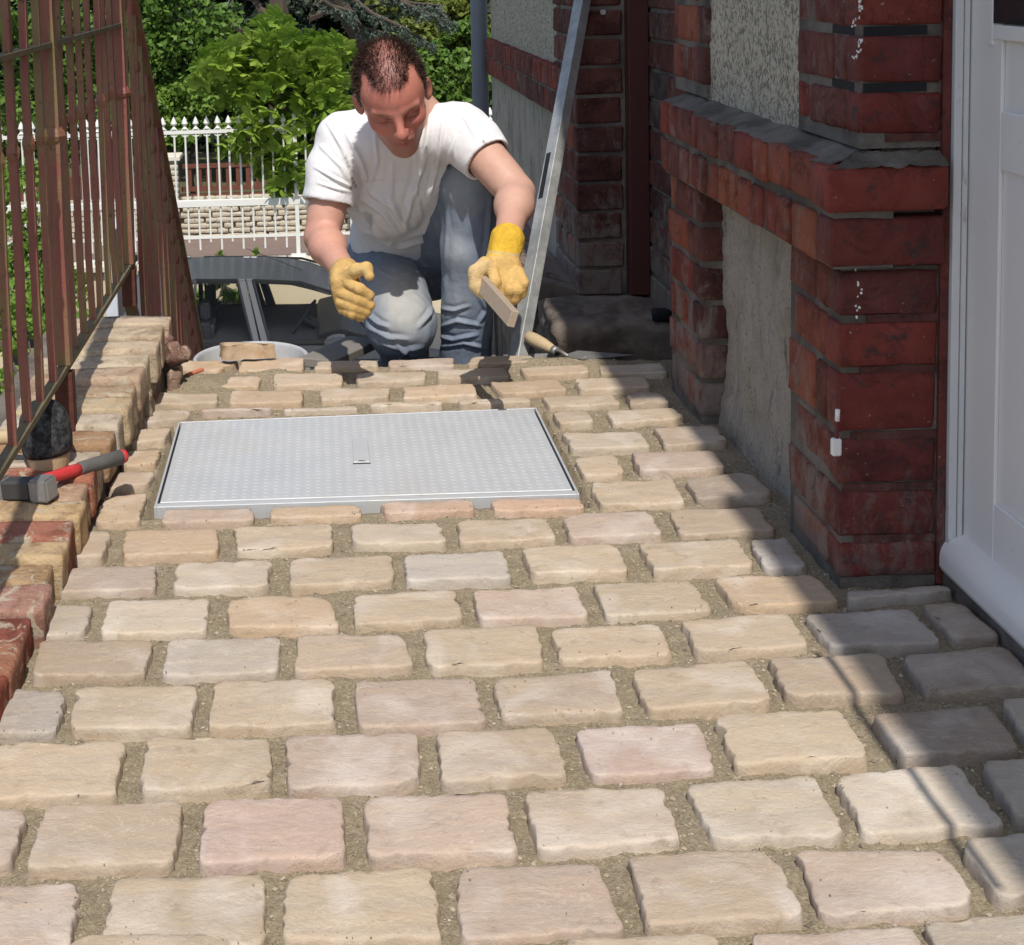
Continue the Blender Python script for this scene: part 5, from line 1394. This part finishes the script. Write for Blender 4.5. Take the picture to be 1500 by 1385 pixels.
brow = inh*sum(np.exp(-((x-s*.031)/.017)**2)*np.exp(-((z-.0275)/.0045)**2)*sst(-y, .055, .07) for s in (-1, 1)); col = mixc(col, np.clip(brow, 0, 1)*.7, (.13, .075, .05))
eye = inh*sum(np.exp(-((x-s*.031)/.013)**2)*np.exp(-((z-.0015)/.0022)**2)*sst(-y, .06, .07) for s in (-1, 1)); col = mixc(col, np.clip(eye, 0, 1)*.8, (.05, .03, .03))
# scalp: short hair, thin on the crown, receding temples
hl = .076-.010*np.exp(-(x/.036)**4)+.012*np.exp(-((np.abs(x)-.049)/.010)**2)
hairz = np.clip(sst(z+np.maximum(y, -.03)*.35, hl-.006, hl+.006)+sst(np.abs(x), .055, .061)*sst(z, .012, .022)*sst(y, -.040, -.030)+sst(y, .03, .045)*sst(z, -.05, -.03), 0, 1)*inh*(1-sst(np.abs(x), .074, .0765)*sst(-z, -.04, -.03))
crown = np.exp(-(x/.026)**2)*sst(z, .06, .09)
dens = hairz*(1-.55*crown)
col = mixc(col, hairz*.45, (.32, .12, .10)); col = mixc(col, dens*.72, (.06, .040, .034))
# forearm redness and freckled outer side, pale inner arm
col = mixc(col, (1-inh)*sst(-V[:, 2], -.42, -.30)*.55, (.56, .26, .185))
M['skin'] = attr_mat('skin', .48, .42, ((55, .15, .004), (300, .5, .0016)), sss=.10, mottle=(60, .17))
bo = link('body', npmesh('body', V, Q, man.location, col), M['skin'], man, tuple(man.location), smooth=True)
bo.location = (0, 0, 0)
NB = normals(V, Q)
# ---- hair strands
rs = np.random.default_rng(4); wgt = dens*(V[:, 2] > .45); pr = wgt/wgt.sum(); ids = rs.choice(len(V), 9000, p=pr)
hv = []; hf = []
fwd = RH@Vector((0, -1, .25))
for i in ids:
    p = Vector(V[i])+Vector(rs.normal(size=3)*.0009); n_ = Vector(NB[i]); lx, ly, lz = Lc[i]
    d = (n_*(.95)+fwd*(.55 if lz > .05 else .0)+RH@Vector((0, .2, -.45 if lz < .04 else .25))+Vector(rs.normal(size=3)*.28)).normalized()
    L_ = (.0165 if lz > .05 else .0085)*rs.uniform(.6, 1.25); s_ = d.cross(Vector(rs.normal(size=3))).normalized()*.00055; b_ = len(hv)
    p = p-n_*.001; m__ = p+d*L_*.55; e_ = p+d*L_+fwd*L_*.12
    hv += [tuple(p-s_), tuple(p+s_), tuple(m__+s_), tuple(m__-s_), tuple(e_)]; hf += [(b_, b_+1, b_+2, b_+3), (b_+3, b_+2, b_+4)]
hm = MB(); hm.v, hm.f = hv, hf
tag(hm.build('hair', simple('dark_brown_hair', (.062, .040, .030), .45, spec=.5), man), kind='stuff')

# ---- t-shirt
S = Field((-.16, 3.12, .04), (.52, 3.98, .72), .0034)
S.cap(shL+Vector((.02, 0, -.008)), shR+Vector((-.02, 0, -.008)), .073, .073, 0)
S.cap(neckb+Vector((0, .03, -.035)), chest, .080, .112, .05, 1.20)
S.cap(chest, waist, .112, .100, .05, 1.22); S.cap(waist, hipc+Vector((0, -.02, -.0)), .100, .107, .04, 1.25)
S.ell(chest+Vector((-.03, -.045, -.03)), (.10, .07, .09), None, .05)
S.ell(AY(560, 300, 3.50), (.085, .065, .08), None, .06)      # cloth hanging forward from the chest
eL = shL.lerp(elL, .60); S.chain([shL, shL.lerp(elL, .3), eL], [.061, .062, .063], .03)
eR = shR.lerp(elR, .44); S.chain([shR, shR.lerp(elR, .25), eR], [.060, .061, .062], .03)
dL, dR = (elL-shL).normalized(), (elR-shR).normalized()
S.cut(eL+dL*.012, dL, .1); S.cut(eR+dR*.012, dR, .1)
S.cap(eL-dL*.03, eL+dL*.05, .054, .055, 0, op='sub'); S.cap(eR-dR*.03, eR+dR*.05, .052, .054, 0, op='sub')
nd = (hp(0, .03, -.03)-neckb).normalized()
S.cap(neckb+nd*.035, neckb+nd*.14, .060, .085, .008, op='sub')
hn = (hipc-waist).normalized(); S.cut(AY(588, 376, 3.78), hn, .22)
V, Q = S.net(); V = smooth_verts(V, Q, 2, .5); N = normals(V, Q)
FLD = [([(505, 190), (528, 235), (545, 290)], .006, .007), ([(548, 180), (553, 235), (540, 280)], .005, .006), ([(530, 292), (560, 310), (585, 345)], .007, .010), ([(525, 305), (548, 340), (580, 362)], .006, .008),
       ([(545, 285), (575, 305), (600, 340)], .008, .008), ([(630, 170), (622, 230), (600, 300), (590, 345)], .008, .010), ([(650, 180), (642, 235), (628, 290)], .006, .009), ([(668, 200), (655, 240), (640, 275)], .005, .007),
       ([(470, 215), (500, 245), (515, 272)], .005, .005), ([(462, 245), (490, 262), (518, 276)], .004, .006), ([(466, 268), (490, 276), (514, 282)], .004, .005), ([(640, 300), (620, 340), (560, 358)], .006, .007),
       ([(545, 345), (585, 362), (630, 352)], .005, .007), ([(525, 330), (545, 362), (560, 374)], .005, .006), ([(690, 165), (700, 190), (712, 205)], .005, .005), ([(660, 150), (685, 180), (700, 208)], .005, .005),
       ([(612, 215), (608, 270), (618, 320)], .006, .006), ([(575, 240), (572, 290), (590, 330)], .007, .006), ([(480, 180), (500, 215), (520, 262)], .005, .005)]
V = folds(V, N, FLD)
for sc, am in ((15, .0045), (36, .0024)):
    nn = np.array([mnoise.noise(Vector((p[0]*sc, p[1]*sc*.7, p[2]*sc*.6))) for p in V]); V = V+N*(nn*am)[:, None]
col = np.tile(np.array((.75, .745, .76)), (len(V), 1))
P2x = PX+F*(V-np.array((0, 0, CH)))@np.array(RT)/((V-np.array((0, 0, CH)))@np.array(FW)); P2y = PY-F*(V-np.array((0, 0, CH)))@np.array(UP)/((V-np.array((0, 0, CH)))@np.array(FW))
st_ = np.exp(-(((P2x-517)/14)**2+((P2y-262)/26)**2)); col = mixc(col, st_*.35, (.46, .38, .31))
for cx, cy in ((506, 232), (509, 238), (511, 244), (516, 262), (518, 268), (521, 273), (514, 276), (712, 212), (708, 208)):
    col = mixc(col, np.clip(1.3*np.exp(-(((P2x-cx)/1.8)**2+((P2y-cy)/2.4)**2)), 0, 1)*.8, (.16, .13, .10))
M['shirt'] = attr_mat('white_cotton', .9, .2, ((70, .25, .006), (700, .25, .0008)), mottle=(9, .03))
o = link('t_shirt', npmesh('t_shirt', V, Q, man.location, col), M['shirt'], man, tuple(man.location), smooth=True); o.location = (0, 0, 0)
# ---- jeans
J = Field((.0, 3.22, -.20), (.50, 4.02, .52), .0036)
J.cap(hipL, hipR, .100, .100, 0, 1.1); J.cap(waist.lerp(hipc, .35), hipc, .10, .105, .03, 1.15)
J.cap(hipR, knR, .098, .071, .03); J.cap(knR, knR.lerp(anR, .35), .071, .066, .02); J.cap(knR.lerp(anR, .35), anR, .066, .062, .02)
J.cap(anR+Vector((0, 0, .03)), anR+Vector((0, 0, -.01)), .064, .068, .01)
J.ell(knR+Vector((0, -.006, .0)), (.068, .068, .070), None, .02)
J.cap(hipL, knL, .100, .083, .03); J.ell(knL, (.080, .072, .080), None, .02)
shinL = AY(594, 560, 3.60); J.cap(knL+Vector((0, .02, -.03)), AY(596, 545, 3.50), .066, .055, .02); J.cap(AY(596, 545, 3.50), AY(596, 560, 3.78), .058, .056, .02)
V, Q = J.net(); V = smooth_verts(V, Q, 2, .5); N = normals(V, Q)
FJ = [([(645, 480), (670, 470), (705, 478)], .005, .008), ([(640, 492), (665, 498), (700, 490)], .005, .009), ([(648, 508), (680, 502), (712, 512)], .005, .008), ([(640, 452), (665, 455), (690, 448)], .005, .006), ([(700, 430), (712, 455), (700, 475)], .005, .007),
      ([(530, 455), (555, 475), (570, 480)], .006, .009), ([(540, 480), (570, 496), (600, 497)], .006, .009), ([(612, 480), (628, 462), (636, 448)], .006, .009), ([(560, 505), (590, 514), (620, 508)], .006, .008), ([(600, 385), (622, 400), (632, 420)], .004, .006),
      ([(585, 378), (612, 388), (630, 392)], .004, .006), ([(545, 385), (560, 400), (590, 410)], .005, .004), ([(650, 270), (655, 330), (650, 420)], .005, .003), ([(718, 290), (715, 350), (705, 420)], .006, .004), ([(575, 500), (600, 520), (625, 522)], .005, .008)]
V = folds(V, N, FJ)
for sc, am in ((14, .005), (34, .0022)):
    nn = np.array([mnoise.noise(Vector((p[0]*sc, p[1]*sc, p[2]*sc*.7))) for p in V]); V = V+N*(nn*am)[:, None]
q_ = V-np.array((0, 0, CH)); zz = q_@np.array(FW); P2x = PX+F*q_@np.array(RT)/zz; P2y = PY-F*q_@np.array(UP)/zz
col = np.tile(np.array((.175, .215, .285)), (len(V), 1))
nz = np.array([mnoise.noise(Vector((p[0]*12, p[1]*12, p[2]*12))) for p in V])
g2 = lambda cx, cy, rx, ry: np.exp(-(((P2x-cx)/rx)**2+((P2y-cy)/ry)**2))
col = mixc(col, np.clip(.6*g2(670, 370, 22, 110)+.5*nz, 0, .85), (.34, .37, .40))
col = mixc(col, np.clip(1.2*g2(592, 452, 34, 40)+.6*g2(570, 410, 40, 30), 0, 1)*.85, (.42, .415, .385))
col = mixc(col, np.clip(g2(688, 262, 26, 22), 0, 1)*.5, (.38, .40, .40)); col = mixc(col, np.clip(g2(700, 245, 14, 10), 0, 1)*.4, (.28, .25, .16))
col = mixc(col, g2(600, 520, 60, 18)*.55, (.04, .055, .09))  # shade below the bent knee, put into the denim tint
kj = NM('faded_denim'); aj = kj.n('ShaderNodeAttribute', attribute_name='tint'); vj = kj.coord('Object')
cj = kj.mix(kj.noise(kj.coord('Object', (1, 1, .3)), 60, 6, .7), kj.mix(1., aj.outputs['Color'], (.72, .74, .78), 'MULTIPLY'), kj.mix(1., aj.outputs['Color'], (1.22, 1.2, 1.15), 'MULTIPLY'))
M['denim'] = kj.fin(cj, .88, kj.bump(kj.noise(vj, 420, 3), .35, .0015, kj.bump(kj.noise(vj, 60, 4), .3, .006)), spec=.2)
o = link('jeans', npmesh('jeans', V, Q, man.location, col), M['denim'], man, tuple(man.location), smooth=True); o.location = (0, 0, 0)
# belt under the hem of the shirt
bp = [AY(x_, y_, Y_) for x_, y_, Y_ in ((535, 372, 3.70), (560, 375, 3.655), (590, 374, 3.64), (615, 369, 3.65), (636, 360, 3.69))]
bl = MB()
for i in range(len(bp)-1): bl.bar(bp[i], bp[i+1], .006, .026)
bl.build('belt', M['black'], man)
# boots on the landing
for nm_, a0_, hd in (('boot', Vector((anR.x, 3.50, -.15)), 1), ('boot', Vector((.19, 3.80, -.15)), 0)):
    bt = Field((a0_.x-.09, a0_.y-.26, -.16), (a0_.x+.09, a0_.y+.2, .02), .006)
    bt.cap(a0_+Vector((0, .06, .045)), a0_+Vector((.01, -.10 if hd else -.04, .035)), .045, .040, .0, .9); bt.cap(a0_+Vector((0, .03, .05)), a0_+Vector((0, .03, .12)), .045, .045, .03)
    bt.cut(a0_+Vector((0, 0, .002)), (0, 0, -1), .3)
    v_, q2 = bt.net(); o = link(nm_, npmesh(nm_, v_, q2, man.location), simple('work_boot', (.05, .035, .025), .7) if 'work_boot' not in bpy.data.materials else bpy.data.materials['work_boot'], man, tuple(man.location), smooth=True); o.location = (0, 0, 0)

# ---- gloves
def glove(name, lo, hi, build, origin_col, knit):
    g_ = Field(lo, hi, .0018); build(g_); v_, q2 = g_.net(); v_ = smooth_verts(v_, q2, 1, .4); n_ = normals(v_, q2)
    nn = np.array([mnoise.noise(Vector((p[0]*70, p[1]*70, p[2]*70))) for p in v_]); v_ = v_+n_*(nn*.0011)[:, None]
    q_ = v_-np.array((0, 0, CH)); zz = q_@np.array(FW); X_ = PX+F*q_@np.array(RT)/zz; Y_ = PY-F*q_@np.array(UP)/zz
    c_ = np.tile(np.array(origin_col), (len(v_), 1)); c_ = knit(c_, X_, Y_, v_, n_)
    o = link(name, npmesh(name, v_, q2, man.location, c_), M['glove'], man, tuple(man.location), smooth=True); o.location = (0, 0, 0); return o
kg_ = NM('yellow_glove'); ag = kg_.n('ShaderNodeAttribute', attribute_name='tint'); vgl = kg_.coord('Object')
cgl = kg_.mix(kg_.ramp(kg_.noise(vgl, 28, 7, .75), [(.35, 0.), (.62, 1.)]), kg_.mix(1., ag.outputs['Color'], (.72, .70, .68), 'MULTIPLY'), ag.outputs['Color'])
M['glove'] = kg_.fin(cgl, .85, kg_.bump(kg_.vor(vgl, 260), .5, .0018, kg_.bump(kg_.noise(vgl, 90, 5), .3, .003)), spec=.2)
def bL(g_):
    A = lambda x_, y_, d=0.: AY(x_, y_, 3.08+d)
    g_.ell(A(508, 420, .02), (.031, .028, .040), None, 0); g_.cap(A(504, 400, .04), wrL-(wrL-elL).normalized()*.004, .031, .036, .02); g_.cut(wrL-(wrL-elL).normalized()*.014, (elL-wrL).normalized(), .07)
    g_.cap(A(500, 412, .01), A(503, 448, .01), .021, .017, .02)
    for (x0, y0, x1, y1, x2, y2, r) in ((508, 414, 527, 424, 540, 433, .0125), (501, 430, 522, 439, 541, 447, .0122), (499, 443, 518, 451, 536, 457, .0115), (502, 454, 516, 461, 530, 463, .0100)):
        g_.chain([A(x0, y0, -.005), A(x1, y1, -.036), A(x2, y2, -.026), A(x2-3, y2+3, -.002)], [r*1.06, r*1.04, r, r*.92], .0035)
    g_.chain([A(508, 408, .0), A(522, 396, -.022), A(537, 393, -.032), A(541, 404, -.038)], [.017, .0145, .0125, .0115], .006)
def kL_(c_, X_, Y_, v_, n_):
    c_ = mixc(c_, sst(Y_, 420, 455)*.35, (.42, .24, .07)); c_ = mixc(c_, np.exp(-(((X_-522)/16)**2+((Y_-398)/9)**2))*.5, (.66, .50, .24)); return c_
glove('glove', (-.05, 2.99, .10), (.15, 3.25, .32), bL, (.62, .41, .155), kL_)
def bR(g_):
    A = lambda x_, y_, d=0.: AY(x_, y_, 2.98+d)
    g_.ell(A(735, 398, .01), (.043, .030, .034), None, 0); g_.cap(A(735, 385, .03), wrR-(wrR-elR).normalized()*.004, .035, .037, .02); g_.cut(wrR-(wrR-elR).normalized()*.012, (elR-wrR).normalized(), .07)
    for (p0, p1, p2, p3, r) in (((722, 395), (725, 414), (731, 428), (738, 430), .0125), ((737, 402), (746, 424), (742, 438), (734, 438), .0125), ((750, 402), (759, 424), (754, 438), (744, 442), .0120), ((760, 398), (767, 415), (764, 430), (754, 438), .0108)):
        g_.chain([A(*p0, -.012), A(*p1, -.030), A(*p2, -.022), A(*p3, -.002)], [r*1.05, r*1.05, r, r*.9], .0035)
    g_.chain([A(712, 388, -.005), A(697, 400, -.026), A(697, 418, -.034), A(706, 430, -.036)], [.018, .0160, .0140, .0120], .007)
def kR_(c_, X_, Y_, v_, n_):
    c_ = mixc(c_, sst(-Y_, -377, -371), (.74, .46, .05)); c_ = mixc(c_, np.exp(-((Y_-(372+(X_-742)*.12))/1.8)**2)*.7, (.55, .45, .30))
    c_ = mixc(c_, sst(-X_, -728, -708)*sst(Y_, 376, 384)*.7, (.66, .50, .28)); c_ = mixc(c_, np.exp(-(((X_-752)/12)**2+((Y_-445)/10)**2))*.5, (.40, .20, .08)); return c_
glove('glove', (.28, 2.85, .15), (.50, 3.16, .42), bR, (.66, .43, .155), kR_)
